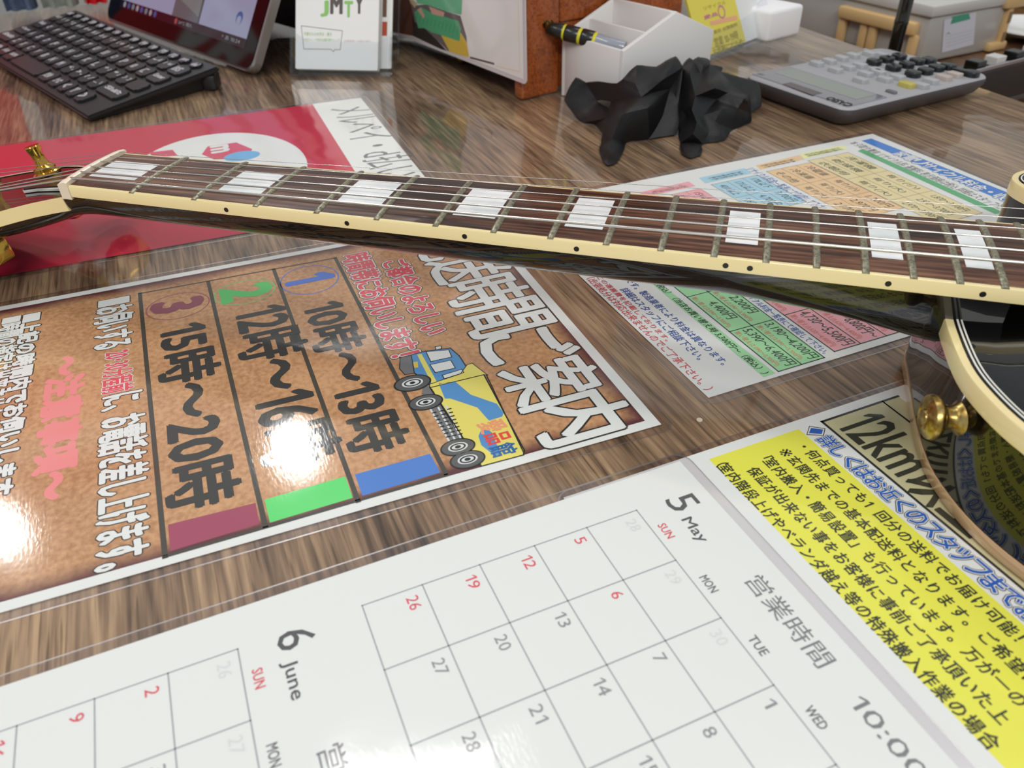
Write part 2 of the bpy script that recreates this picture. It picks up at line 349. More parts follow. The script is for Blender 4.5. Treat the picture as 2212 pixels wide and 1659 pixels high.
# ------------------------------------------------------------------ delivery-hours notice (kraft-coloured)
KRAFT = None
def kraft():
    m = bpy.data.materials.new('ink_kraft'); m.use_nodes = True; nt = m.node_tree; I = nt.nodes['Principled BSDF'].inputs; Lk = nt.links.new
    tc = nt.nodes.new('ShaderNodeTexCoord')
    n = nt.nodes.new('ShaderNodeTexNoise'); n.inputs['Scale'].default_value = 420; n.inputs['Detail'].default_value = 4; Lk(tc.outputs['Object'], n.inputs['Vector'])
    n3 = nt.nodes.new('ShaderNodeTexNoise'); n3.inputs['Scale'].default_value = 30; n3.inputs['Detail'].default_value = 3; Lk(tc.outputs['Object'], n3.inputs['Vector'])
    ad = nt.nodes.new('ShaderNodeMath'); ad.operation = 'MULTIPLY_ADD'; ad.inputs[1].default_value = .35; Lk(n3.outputs['Fac'], ad.inputs[0]); 
    a2 = nt.nodes.new('ShaderNodeMath'); a2.operation = 'MULTIPLY'; a2.inputs[1].default_value = .65; Lk(n.outputs['Fac'], a2.inputs[0]); Lk(a2.outputs[0], ad.inputs[2])
    r = nt.nodes.new('ShaderNodeValToRGB'); Lk(ad.outputs[0], r.inputs[0]); r.color_ramp.elements[0].position = .36; r.color_ramp.elements[1].position = .6
    r.color_ramp.elements[0].color = lin('#ad7d55'); r.color_ramp.elements[1].color = lin('#cf9f74')
    # printed burnt edge: distance from the page edge in the sheet's own frame
    sp = nt.nodes.new('ShaderNodeSeparateXYZ'); Lk(tc.outputs['Object'], sp.inputs[0])
    def mth(op, a, b):
        q = nt.nodes.new('ShaderNodeMath'); q.operation = op
        for i, x in enumerate((a, b)):
            if x is None: continue
            if isinstance(x, (int, float)): q.inputs[i].default_value = x
            else: Lk(x, q.inputs[i])
        return q.outputs[0]
    dx = mth('SUBTRACT', .1, mth('ABSOLUTE', mth('SUBTRACT', sp.outputs[0], .1055), None)); dy = mth('MULTIPLY', sp.outputs[1], -1); dy = mth('SUBTRACT', dy, .005)
    d = mth('ADD', mth('MINIMUM', dx, dy), mth('MULTIPLY', mth('SUBTRACT', n3.outputs['Fac'], .5), .008))
    e = nt.nodes.new('ShaderNodeValToRGB'); Lk(mth('MULTIPLY', d, 100), e.inputs[0]); e.color_ramp.elements[0].position = 0; e.color_ramp.elements[1].position = .75
    e.color_ramp.elements[0].color = (1, 1, 1, 1); e.color_ramp.elements[1].color = (0, 0, 0, 1)
    mx = nt.nodes.new('ShaderNodeMix'); mx.data_type = 'RGBA'; Lk(e.outputs[0], mx.inputs['Factor']); Lk(r.outputs[0], mx.inputs['A']); mx.inputs['B'].default_value = lin('#5e3438'); Lk(mx.outputs['Result'], I['Base Color'])
    I['Roughness'].default_value = .6; I['Specular IOR Level'].default_value = .25; I['Coat Weight'].default_value = 1; I['Coat Roughness'].default_value = .09
    nn = nt.nodes.new('ShaderNodeTexNoise'); nn.inputs['Scale'].default_value = 900; nn.inputs['Detail'].default_value = 1; mp = nt.nodes.new('ShaderNodeMapping'); mp.inputs['Scale'].default_value = (.35, 1, 1); Lk(tc.outputs['Object'], mp.inputs[0]); Lk(mp.outputs[0], nn.inputs['Vector'])
    bp = nt.nodes.new('ShaderNodeBump'); bp.inputs['Strength'].default_value = .08; bp.inputs['Distance'].default_value = .0002; Lk(nn.outputs['Fac'], bp.inputs['Height']); Lk(bp.outputs[0], I['Coat Normal'])
    return m
KRAFT = kraft()
o = at(1038.52, 469.03, .0006); b_ = at(1428, 916, .0006); ex = (b_ - o).normalized()
fr = Print(o, ex, V((-ex.y, ex.x, 0))).start()
root = empty('delivery_notice', 'brown kraft look laminated notice of delivery hours with a drawn truck', 'notice', fr.M)
fr.rect(.0045, .2063, -.292, -.0048, KRAFT, 1)
DK = ink('outline', '#33302e')
WO = [(.062, DK)]
# headline, seven wide characters along the top edge
xs = [.0837 + (i - 2) * .0274 for i in range(7)]
for i, chr_ in enumerate('配送時間ご案内'):
    put_text(fr.mb, chr_, (xs[i] - .0132, xs[i] + .0132, -.0478, -.0065), WHITE, LZ * 3, .026, [(.05, DK)])
RO = [(.15, DK), (.11, WHITE)]
fr.T('ご都合のよろしい', [C1(870, 245), C1(1060, 215), C1(1390, 742), C1(1225, 800)], RED, 2, .05, RO)
fr.T('時間帯にお伺いします！', [C1(560, 195), C1(735, 170), C1(1178, 912), C1(985, 970)], RED, 2, .05, RO)
TL = ink('table_line', '#4a463f')
L1, L2, L3, L4 = ((C0(1078, 122), D0(1272, 900)), (C0(1605, 33), D0(2045, 665)), (C1(40, 292), D1(690, 828)), (C1(515, 205), D1(1372, 628)))
for a, b in (L1, L2, L3, L4): fr.line(a, b, .0019, TL, 2)
fr.line(L1[0], L4[0], .0012, TL, 2); fr.line(L1[1], L4[1], .0014, TL, 2)
fr.poly([D1(665, 625), D1(1245, 465), D1(1325, 610), D1(725, 790)], ink('bar_blue', '#4f80cc'), 2)
fr.poly([D0(2040, 462), D1(590, 640), D1(650, 805), D0(2080, 640)], ink('bar_green', '#62dc76'), 2)
fr.poly([D0(1295, 655), D0(1970, 487), D0(2000, 650), D0(1312, 860)], ink('bar_maroon', '#a14c62'), 2)
CB = [(.0, CHAR)]
fr.T('10時～13時', [C1(400, 610), C1(560, 528), C1(250, 610), D1(1085, 320), D1(700, 480)], CHAR, 2, .034)
fr.T('12時～16時', [C0(1780, 280), C0(2095, 215), D0(2150, 130), D1(300, 520), D1(560, 380)], CHAR, 2, .034)
fr.T('15時～20時', [C0(1210, 410), C0(1570, 345), D0(1370, 560), D0(1855, 380)], CHAR, 2, .034)
for nm, pts, rg, m1, m2 in (('1', (C1(140, 390), C1(490, 330), C1(160, 415), C1(465, 310)), (C1(85, 400), C1(545, 340), C1(330, 260), C1(300, 490)), ink('blue_b', '#4a73cc'), ink('blue_r', '#6179c8')),
                           ('2', (C0(1710, 100), C0(2080, 70), C0(1740, 190), C0(2050, 40)), (C0(1640, 130), C0(2125, 70), C0(1960, 5), C0(1780, 225)), ink('green_b', '#58c46a'), ink('green_r', '#82c078')),
                           ('3', (C0(1175, 230), C0(1555, 180), C0(1220, 280), C0(1500, 150)), (C0(1120, 250), C0(1620, 180), C0(1480, 100), C0(1260, 340)), ink('maroon_b', '#8c4858'), ink('maroon_r', '#a45c64'))):
    fr.T(nm, pts, m1, 2, .05)
    b = fr.boxpx(rg); fr.ring(((b[0] + b[1]) / 2, (b[2] + b[3]) / 2), (b[1] - b[0]) / 2, (b[3] - b[2]) / 2, .0007, m2, 2, raw=True)
W2 = [(.115, DK)]
fr.T('■お伺いする', [C0(740, 190), C0(1010, 145), C0(1030, 480), C0(765, 560)], WHITE, 2, .06, W2)
fr.T('20･30分程前', [C0(1000, 548), C0(800, 590), C0(1028, 850), C0(800, 905)], RED, 4, .045, [(.10, WHITE)])
fr.T('に、お電話を差し上げます。', [C0(1060, 880), C0(780, 930), D0(1165, 820), D0(770, 1020)], WHITE, 2, .06, W2)
fr.T('～注意事項～', [C0(540, 605), C0(460, 700), C0(330, 1000), C0(640, 850), D0(430, 450), D0(325, 250)], ink('pink', '#ec8d8c'), 2, .06)
fr.T('■上記の時間内でお伺いします。', [C0(165, 350), C0(325, 265), D0(55, 450), C0(40, 1440), D0(15, 480)], WHITE, 2, .055, W2)
fr.T('■時間の指定は出来ませんのでご了承下さい。', [C0(0, 370), C0(120, 300), (-40, 1110), (-20, 1030), (-62, 1080)], WHITE, 2, .055, W2)
# the truck
KY = ink('truck_yellow', '#e8dc72'); KB = ink('truck_blue', '#5b95cc'); KD = ink('truck_line', '#2c2d2c'); KG = ink('truck_grey', '#77787a'); KL = ink('truck_light', '#d9dcdc')
def outlined(pts, m, w=.0006, lay=3):
    fr.poly(pts, m, lay)
    for a, b in zip(pts, pts[1:] + pts[:1]): fr.line(a, b, w, KD, lay + 1)
fr.poly([C1(1190, 1200), C1(1290, 1180), D1(1590, 560), D1(1500, 520), C1(1390, 1600), C1(1180, 1250)], KG, 2)
outlined([C1(1245, 1190), C1(1680, 1100), C1(1560, 1020), D1(1980, 450), D1(1630, 560)][:0] or [C1(1245, 1205), C1(1660, 1105), D1(1972, 440), D1(1965, 475), D1(1640, 562), D1(1615, 545)], KY)
outlined([C1(1205, 925), C1(1400, 900), C1(1470, 960), C1(1545, 1075), C1(1250, 1190), C1(1110, 1080), C1(1020, 1040), C1(1015, 975)], KB)
outlined([C1(1530, 1030), C1(1570, 1018), C1(1690, 1110), C1(1660, 1105), C1(1245, 1205), C1(1240, 1180), C1(1480, 1100)], KY, .0004, 5)
fr.poly([C1(1145, 950), C1(1180, 945), C1(1300, 1165), C1(1260, 1178)], KY, 5)
outlined([C1(1015, 975), C1(1100, 955), C1(1125, 1095), C1(1050, 1105), C1(1010, 1060)], KG, .0004, 5)
fr.poly([C1(1115, 1010), C1(1150, 1005), C1(1155, 1050), C1(1125, 1055)], ink('lamp_yellow', '#e2c84c'), 6)
outlined([C1(1215, 930), C1(1390, 915), C1(1412, 970), C1(1250, 1005)], WHITE, .0004, 6)
outlined([C1(1245, 1030), C1(1405, 995), C1(1440, 1055), C1(1285, 1090)], WHITE, .0004, 6)
outlined([C1(1340, 1110), C1(1490, 1065), C1(1505, 1090), C1(1355, 1138)], WHITE, .0004, 6)
outlined([C1(1285, 890), C1(1330, 885), C1(1335, 905), C1(1290, 915)], KL, .0004, 6)
fr.poly([C1(1310, 1170), C1(1440, 1160), C1(1560, 1260), C1(1760, 1330), C1(1812, 1400), D1(1800, 180), D1(1700, 210), D1(1680, 190), D1(1610, 110), D1(1400, 40), C1(1360, 1290)], KB, 5)
fr.poly([D1(1650, 260), D1(1720, 300), D1(1790, 470), D1(1740, 480), D1(1640, 400), D1(1618, 330)], KB, 5)
fr.line(C1(1255, 1215), D1(1640, 560), .0005, KD, 6); fr.line(C1(1680, 1110), D1(1965, 455), .0005, KD, 6)
fr.T('愛', [D1(1625, 255), D1(1800, 190), D1(1640, 310), D1(1830, 270)], ink('logo_coral', '#f0a078'), 7, .03)
fr.T('品', [D1(1655, 330), D1(1840, 290), D1(1865, 345), D1(1700, 400)], ink('logo_red', '#e8504c'), 7, .03)
fr.T('館', [D1(1700, 420), D1(1890, 380), D1(1915, 445), D1(1735, 500)], ink('logo_blue', '#2f69a8'), 7, .03)
for c, rr in ((C1(1110, 1170), 1), (C1(1212, 1318), .9), (D1(1460, 415), .85), (D1(1535, 510), .85)):
    fr.disc(c, .0058 * rr, .0082 * rr, KD, 6); fr.disc(c, .0051 * rr, .0074 * rr, ink('tyre', '#5c5d5e'), 7); fr.disc(c, .003 * rr, .0046 * rr, KL, 8); fr.ring(c, .0024 * rr, .0037 * rr, .0007, KD, 9); fr.disc(c, .0009, .0012, KD, 9)
for t in (0, .5, 1):
    a = (V(C1(1250, 1375)) * (1 - t) + V(C1(1370, 1345)) * t); b = (V(D1(1390, 365)) * (1 - t) + V(D1(1480, 345)) * t)
    fr.line(a, b, .0008, KL, 5)
    for q in range(1, 9): 
        c = a.lerp(b, q / 9); fr.line(c, c + V((6, -1.5)), .0007, KD, 6)
sheet_parts(fr, root, .2108, .297, .0045, WHITE)

# ------------------------------------------------------------------ appliance recycling price list
fr = Print(at(1885, 289, .0006), YV, UP).start()
root = empty('price_list', 'white laminated price list with green, pink, blue and tan tables under the guitar neck', 'price list', fr.M)
pk, gn, tn, bl, ye = ink('cell_pink', '#f0aab2'), ink('cell_green', '#a2dfa4'), ink('cell_tan', '#ecc89a'), ink('cell_blue', '#a9d2e4'), ink('cell_yellow', '#e9e4a4')
gr, lb, oj, yl = ink('bar_green2', '#5fae78'), ink('title_blue', '#3f7fd0'), ink('note_orange', '#e08068'), ink('head_yellow', '#eef0b0')
LN = ink('cell_line', '#33473a'); TX = ink('cell_text', '#38443c')
fr.poly([A3(960, 1085), A3(1035, 1068), A3(2100, 1490), (2230, 447), (2230, 470), A3(2075, 1560)], lb, 2)
bv = fr.boxpx([A3(960, 1085), A3(1035, 1068)]); ua, ub = fr.loc(A3(1265, 1190))[0], fr.loc(A3(2030, 1520))[0]
for i, ch in enumerate('家電リサイクル料金・収集運搬料金'):
    uc = ua + (ub - ua) * i / 10; hp_ = (ub - ua) / 10 * .47; vh_ = (bv[3] - bv[2]) * .56; vm = (bv[2] + bv[3]) / 2
    if ch == '・': hp_ *= .3; vh_ *= .3
    if uc + hp_ < .2: put_text(fr.mb, ch, (uc - hp_, uc + hp_, vm - vh_, vm + vh_), WHITE, fr.z + LZ * 3, .03, [(.07, ink('title_deep', '#2a62b4'))])
fr.poly([A3(930, 1165), A3(965, 1148), A3(2060, 1640), A3(1990, 1650)], gr, 2)
fr.T('18 引取り費用 リサイクル料 運搬料 表示価格は税込 詳細はスタッフ迄', [A3(905, 1105), A3(925, 1090), A3(2040, 1600), A3(2010, 1610)], GREY, 3)
fr.poly([A3(480, 1185), A3(815, 1120), A3(860, 1145), A3(520, 1225)], yl, 2)
fr.T('洗濯機・衣類乾燥機', [A3(525, 1195), A3(790, 1135), A3(805, 1145), A3(545, 1210)][:4], TX, 3)
fr.poly([A3(145, 1275), A3(480, 1195), A3(520, 1228), A3(180, 1308)], tn, 2)
fr.T('冷蔵庫・冷凍庫', [A3(180, 1282), A3(440, 1222), A3(200, 1298)], TX, 3)
def cells(p00, p10, p01, nx, ny, m, texts, tm, line=LN, lw=.0004, lay=2, sub=None):
    # p00 page-top-left corner, p10 page-top-right, p01 page-bottom-left (pixels); a ruled block of nx by ny cells
    a, b, c = [V(fr.loc(q, fr.z)) for q in (p00, p10, p01)]
    wx = abs((b - a).x); hy = abs((c - a).y); x0 = a.x; y0 = a.y
    fr.rect(x0, x0 + wx, y0 - hy, y0, m, lay)
    for i in range(nx + 1): fr.line((x0 + wx * i / nx, y0), (x0 + wx * i / nx, y0 - hy), lw, line, lay + 1, raw=True)
    for j in range(ny + 1): fr.line((x0, y0 - hy * j / ny), (x0 + wx, y0 - hy * j / ny), lw, line, lay + 1, raw=True)
    for (i, j), t in texts.items():
        cw, chh = wx / nx, hy / ny; x = x0 + cw * i; y = y0 - chh * (j + 1)
        put_text(fr.mb, t, (x + cw * .15, x + cw * .85, y + chh * (.42 if sub else .22), y + chh * (.86 if sub else .76)), tm, fr.z + LZ * (lay + 2), .0, shear=.2)
        if sub: put_text(fr.mb, sub, (x + cw * .1, x + cw * .9, y + chh * .08, y + chh * .34), oj, fr.z + LZ * (lay + 2))
LT = ink('cell_line_soft', '#9c8f74')
cells(A3(855, 1175), A3(1900, 1640), A3(570, 1250), 3, 3, ink('cell_cream', '#e8d9a6'), {(0, 0): '洗濯機', (0, 1): '乾燥機', (0, 2): '衣類用', (1, 0): '有り(小)', (1, 1): '有り(大)', (1, 2): '有り(大)', (2, 0): '1,870～3,100円', (2, 1): '2,970～3,700円', (2, 2): '2,970～3,700円'}, TX, LT)
cells(A3(565, 1252), A3(1260, 1610), A3(240, 1330), 3, 3, tn, {(0, 0): '冷蔵庫', (0, 1): '冷凍庫', (0, 2): 'その他', (1, 0): '有り(小)', (1, 1): '有り(大)', (1, 2): '有り(大)', (2, 0): '1,200円', (2, 1): '2,970円', (2, 2): '2,970円'}, TX, LT)
cells(B2(1840, 350), B2(2210, 560), B2(1485, 425), 2, 3, bl, {(0, 0): '170L以下', (0, 1): '171L以上', (0, 2): '401L以上', (1, 0): '3,700円', (1, 1): '4,700円', (1, 2): '5,600円'}, TX, LT)
fr.poly([B2(1390, 372), B2(1740, 297), B2(1800, 338), B2(1440, 415)], bl, 2); fr.T('冷蔵庫・冷凍庫', [B2(1455, 378), B2(1725, 318), B2(1480, 395)], TX, 3)
fr.poly([B2(930, 485), B2(1310, 400), B2(1365, 435), B2(980, 520)], pk, 2); fr.T('テレビ（液晶・薄型）', [B2(1000, 480), B2(1290, 420), B2(1030, 498)], TX, 3)
cells(B2(1400, 455), B2(1640, 560), B2(1180, 505), 1, 2, pk, {(0, 0): '15V以下', (0, 1): '16V以上'}, TX, LT)
fr.T('リサイクル料金一覧表にて確認して下さい。', [A3(105, 1300), A3(130, 1290), A3(690, 1625), A3(665, 1640)], BLUE, 3)
# near half, below the neck
def rows_block(q0, q1, q2, x_from, nrow, ncol, m, texts, tm, sub):
    # q0 page-right end of the block's upper rule, q1 of its lower rule, q2 an inner column rule (pixels)
    a, b, c = fr.loc(q0), fr.loc(q1), fr.loc(q2); x1 = (a[0] + b[0]) / 2; y0, y1 = a[1], b[1]; cw = x1 - c[0]; ch = (y0 - y1) / nrow
    fr.rect(x_from, x1, y1, y0, m, 2)
    for j in range(nrow + 1): fr.line((x_from, y0 - j * ch), (x1, y0 - j * ch), .0006, LN, 3, raw=True)
    for i in range(ncol + 1): fr.line((x1 - i * cw, y0), (x1 - i * cw, y1), .0006, LN, 3, raw=True)
    for (i, j), t in texts.items():
        x = x1 - (i + 1) * cw; y = y0 - (j + 1) * ch; n = min(1, len(t) / 11)
        put_text(fr.mb, t, (x + cw * (.5 - .46 * n), x + cw * (.5 + .46 * n), y + ch * .42, y + ch * .9), tm, LZ * 4, .008, shear=.15)
        put_text(fr.mb, sub, (x + cw * .04, x + cw * .9, y + ch * .07, y + ch * .34), oj, LZ * 4)
rows_block(C3(1330, 380), C3(765, 580), C3(380, 285), .05, 3, 3, pk, {(0, 2): '4,730～5,500円', (0, 1): '8,030～8,800円～', (0, 0): '7,700円', (1, 2): '4,730円', (1, 1): '7,480円'}, TX, '買い替え(3,630～4,400円)')
rows_block(C3(668, 612), C3(325, 728), C3(110, 370), .05, 2, 3, gn, {(0, 0): '3,190～4,200円', (0, 1): '5,390～6,400円', (1, 0): '2,200円', (1, 1): '4,400円'}, TX, '買い替え(2,090～3,100円)')
fr.T('リサイクル料金一覧表にて確認して下さい。', [C3(30, 110), C3(690, 575), C3(665, 590), C3(110, 145), C3(130, 140)], BLUE, 4)
fr.poly([C2(1020, 180), C2(1060, 165), C2(1980, 880), C2(1890, 910)], gn, 3)
fr.T('（税込）（当店お買い替え時 3,300円～（税込））', [C2(1050, 200), C2(1080, 185), C2(1930, 870), C2(1895, 885)], ink('bar_text', '#26302a'), 4, .02, shear=.2)
fr.T('です。製造業者により料金は異なります。', [C2(830, 160), C2(1620, 790), C2(1565, 820), C2(915, 240), C2(950, 225)], ink('text_blue', '#2b54a4'), 4, .01)
fr.T('詳細はスタッフにご相談下さい。', [C2(800, 235), C2(840, 218), C2(1415, 770), C2(1375, 775)], ink('text_blue', '#2b54a4'), 4, .01)
fr.T('この運搬費を記載しております。', [C2(600, 140), C2(640, 130), C2(1180, 620), C2(1135, 635)], ink('text_red', '#d24f56'), 4, .01)
fr.T('（出張処分は対応出来ませんのでご了承下さい。）', [C2(520, 155), C2(560, 140), C2(1495, 980), C2(1440, 1015)], ink('text_red', '#d24f56'), 4, .01)
sheet_parts(fr, root, .2105, .2865, .0045, WHITE, 0, 0)

# ------------------------------------------------------------------ delivery-fee notice (yellow box)
fr = Print(at(1472, 985, .0006), YV, UP).start()
root = empty('fee_notice', 'laminated delivery fee notice with a yellow text box beside the guitar body', 'notice', fr.M)
cream = ink('cream', '#c9c39a'); yel = ink('highlight', '#e8e654'); K2 = ink('text_dark', '#3a3c30')
fr.rect(fr.loc(C3(655, 1110))[0], .205, fr.loc(C3(655, 1110))[1] - .0005, .1, cream, 1)
b0 = fr.loc(C3(655, 1110)); b1 = fr.loc(D3(2200, 1230))
fr.line((b0[0], b0[1]), (.2, b0[1]), .0011, BLACK, 2, raw=True); fr.line((b0[0], b0[1]), (b0[0], .1), .0011, BLACK, 2, raw=True); fr.line(C3(1130, 960), C3(1400, 1170), .0006, BLACK, 2)
fr.line((b0[0], fr.loc(C3(1130, 960))[1]), (.2, fr.loc(C3(1130, 960))[1]), .0007, BLACK, 2, raw=True)
fr.T('12km以上', [C3(800, 1150), D3(975, 130), D3(1280, 10), D3(1890, 850), D3(1820, 890), D3(1640, 600)], K2, 3, .02)
ob = [(.17, DK), (.12, WHITE)]
fr.poly([D3(752, 185), D3(770, 125), D3(880, 142), D3(868, 192)], DK, 2); fr.poly([D3(758, 181), D3(774, 131), D3(873, 146), D3(862, 188)], WHITE, 3); fr.poly([D3(768, 174), D3(782, 139), D3(864, 150), D3(854, 181)], BLUE, 4)
q0, q8 = fr.loc(D3(885, 235)), fr.loc(D3(1600, 815)); pp = (q8[0] - q0[0]) / 8; vm = (q0[1] + q8[1]) / 2
for lay_, (m2, r2) in enumerate(((DK, .10), (WHITE, .065), (BLUE, .022))):
    for i, ch in enumerate('詳しくはお近くのスタッフまでお問い合わせ'):
        uc = q0[0] + pp * i; gx = .47
        if ch in 'しくっッ': gx = .36
        if uc < .2: put_text(fr.mb, ch, (uc - pp * gx, uc + pp * gx, vm - .0036, vm + .0036), m2, fr.z + LZ * (3 + lay_), r2)
yb = fr.boxpx([D3(105, 345), D3(700, 155), C3(475, 1175)])
fr.rect(yb[0], .2, yb[2] - .0005, yb[3] + .0005, yel, 1)
rows = (('・何点買っても1回分の送料でお届け可能！', D3(735, 255), D3(870, 480), (2262, 1330), 0), ('※玄関先までの基本配送料となります。ご希望に', D3(560, 290), D3(640, 275), (2300, 1440), 0), ('「室内搬入・簡易設置」も行っています。万が一の', D3(430, 330), D3(505, 320), (2300, 1545), 0), ('　保証が出来ない事をお客様に事前ご了承頂いた上', D3(345, 440), D3(400, 380), (2300, 1640), 0), ('（室内階段上げやベランダ越え等の特殊搬入作業の場合', D3(145, 370), D3(250, 340), (2280, 1760), 0))
A = {'・': D3(735, 268)}
cx0 = fr.loc(D3(150, 355))[0]
pitch = (fr.loc(E3(1960, 1440))[0] - fr.loc(D3(215, 410))[0]) / 23.0
vals = [fr.loc(q)[1] for q in (D3(800, 320), D3(660, 370), D3(525, 370), D3(430, 425), D3(205, 405))]
vtop, vbot = vals[0], vals[4]
starts = (D3(790, 320), D3(700, 350), D3(525, 370), D3(420, 430), D3(215, 410))
for r, ((t, *_), st) in enumerate(zip(rows, starts)):
    u0 = fr.loc(st)[0]; v0 = vtop + (vbot - vtop) * r / 4
    skip = 1
    for i, ch in enumerate(t):
        if ch == '　': continue
        u = u0 + (i - (1 if r != 0 else 1)) * pitch if ch not in '「（' else u0 - pitch * .8
        vs, _ = tmesh(ch)
        if not vs: continue
        xa = min(v[0] for v in vs); xb = max(v[0] for v in vs); ya = min(v[1] for v in vs); yb_ = max(v[1] for v in vs)
        if ch == '※': xa, xb, ya, yb_ = .08, .92, -.04, .80
        k1 = pitch * .95; kx = .0058
        put_text(fr.mb, ch, (u + (xa - .5) * k1, u + (xb - .5) * k1, v0 + (ya - .38) * kx, v0 + (yb_ - .38) * kx), K2, LZ * 3, .0 if ch == '※' else .024)
sheet_parts(fr, root, .2085, .165, .0030, WHITE, .0012, .115)

# ------------------------------------------------------------------ red payment flyer
exr = V((.352, -.936, 0)).normalized()
fr = Print(at(675, 225, .0006), exr, V((-exr.y, exr.x, 0))).start()
root = empty('payment_flyer', 'crimson laminated flyer with white circle and hexagon app mark under the headstock', 'flyer', fr.M)
crim = ink('crimson', '#c4203f'); fw = ink('flyer_white', '#e6e8e4')
bx = fr.boxpx([(675, 225), (520, 505)])
fr.rect(0, bx[1], -.297, 0, crim, 1)
cb = fr.boxpx([A0(960, 1160), A0(1800, 1012), A1(320, 1280), A1(180, 1130), B0(1100, 715), B0(1420, 712), A0(2150, 1060)])
fr.disc(((cb[0] + cb[1]) / 2, (cb[2] + cb[3]) / 2), (cb[1] - cb[0]) / 2, (cb[3] - cb[2]) / 2, fw, 2, raw=True, n=64)
fr.poly([A0(1555, 1190), A0(1600, 1130), A0(1820, 1098), A0(1945, 1150), A0(1915, 1200), A0(1790, 1225), A0(1650, 1230)], ink('mark_red', '#d64a66'), 3)
fr.disc(A0(1865, 1203), .0095, .0125, ink('mark_blue', '#6fb2de'), 4)
fr.T('m', [A0(1640, 1130), A0(1750, 1118), A0(1750, 1160), A0(1640, 1182)], fw, 5, .05)
fr.poly([A0(1150, 1175), A0(1330, 1155), A0(1370, 1200), A0(1180, 1215)], ink('mark_red', '#d64a66'), 3)
fr.rect(0, bx[1] * .98, 0, .0405, fw, 1)
fr.T('メルペイ・d払い使えます', [A1(455, 850), A1(540, 835), A1(935, 1330), (1010, 480), (960, 500), A1(860, 1245)], GREY, 2)
sheet_parts(fr, root, bx[1], .3375, .005, fw, 0, .0405)
dm = MB(); dm.lathe([(.0012, 0), (.0012, .0003)], mat('cream_card', '#d8c9b4', rough=.7)); o = obj('paper_dot', dm); o.location = at(1511, 907.6, .0002); tag(o, 'tiny round beige paper dot on the wood between the laminated sheets', 'paper dot')

# ------------------------------------------------------------------ electric guitar (local frame: x from nut to body, y away from the camera, z up from the fret ends)
GM = Matrix(((.9553, .2953, -.0116, -.1983), (-.2955, .9553, -.0109, .3753), (.0079, .0138, .9999, .0598), (0, 0, 0, 1)))
guitar = empty('electric_guitar', 'glossy black electric guitar with cream binding, block inlays and gold hardware lying across the counter', 'guitar', GM)
def zl(x, y, h): return (h - .0598 - .0079 * x - .0138 * y) / .9999      # local z of a world height
GBLK = mat('guitar_black_lacquer', '#060606', rough=.2, spec=.12, coat=1, coat_r=.02)
CREAM = mat('aged_binding', '#f2dfa6', rough=.25, coat=.7, coat_r=.06); CREAM2 = mat('back_binding', '#e2b98a', rough=.25, coat=.7)
BONE = mat('bone_nut', '#ece0c8', rough=.35, coat=.2); GOLD = mat('gold_plate', '#d9ae4e', rough=.14, metal=1); AGED = mat('aged_gold', '#c9b173', rough=.3, metal=1, noise_c='#8a6a2c', nscale=350)
FRET = mat('tarnished_fret', '#bcb8a2', rough=.4, metal=.85, noise_c='#8a8670', nscale=900); STEEL = mat('string_steel', '#d9d6d0', rough=.22, metal=1)
PEARL = mat('pearl_inlay', '#f6f7f7', rough=.25, coat=.4, noise_c='#e2e7e7', nscale=60); DOT = mat('side_dot_black', '#120e0a', rough=.3); WHT = mat('white_ply', '#e6e4da', rough=.3); BPLY = mat('black_ply', '#0a0a0a', rough=.3)
ROSE = wood('rosewood', '#26140d', '#5c3827', '#8e664e', .25, .35, 1.3, 'x', .41, .59)
SC = .628
def fd(n): return SC * (1 - 2 ** (-n / 12))
def hw(x): return .02125 + .00475 * x / .314
RAD = .305
def crown(x, y): return (hw(x) ** 2 - y * y) / (2 * RAD)
FBX = .455
# fingerboard
m_ = MB(); rings = []
for i in range(24):
    x = FBX * i / 23; w = hw(x) - .0016; r = [V((x, w * (2 * j / 12 - 1), crown(x, w * (2 * j / 12 - 1)))) for j in range(13)]
    r += [V((x, w, -.005)), V((x, -w, -.005))]; rings.append(r)
m_.loft(rings, ROSE)
fb = obj('fingerboard', m_, guitar, 30)
fb.data.transform(Matrix.Identity(4))
m_ = MB()
for s_ in (-1, 1):
    rings = []
    for i in range(24):
        x = FBX * i / 23; w = hw(x); a, b = (w - .0017) * s_, w * s_
        rings.append([V((x, a, -.0053)), V((x, b, -.0053)), V((x, b, -.0006)), V((x, b - .0004 * s_, 0)), V((x, a, crown(x, w - .0017)))])
    m_.loft(rings, CREAM)
obj('fingerboard_binding', m_, guitar, 40)
for n in range(1, 21):
    x = fd(n); w = hw(x); m_ = MB(); rings = []
    for j in range(15):
        y = (w - .0001) * (2 * j / 14 - 1); e = 1 if 0 < j < 14 else .55
        z = crown(x, y)
        rings.append([V((x + .00145 * math.cos(a) * (1 if 0 < j < 14 else .9), y, z - .0001 + .00115 * math.sin(a) * e)) for a in [math.pi * q / 6 for q in range(7)]])
    m_.loft(rings, FRET); obj('fret', m_, guitar, 50)
for a, b, q in ((2.6, 28.4, 9.6), (74.5, 96.2, 11.0), (133.6, 154.4, 12.2), (187.8, 206.2, 13.2), (235.6, 251, 13.7), (298.5, 310.5, 14.0), (350.8, 361.4, 14.6), (382, 391, 15.2)):
    m_ = MB(); rings = []
    for x in (a * MM, b * MM): rings.append([V((x, q * MM * (2 * j / 8 - 1) * 1.02, crown(x, q * MM * (2 * j / 8 - 1)) + .00006)) for j in range(9)])
    r0, r1 = rings
    m_.add(r0 + r1, [(j, j + 1, 9 + j + 1, 9 + j) for j in range(8)], PEARL); obj('block_inlay', m_, guitar, 40)
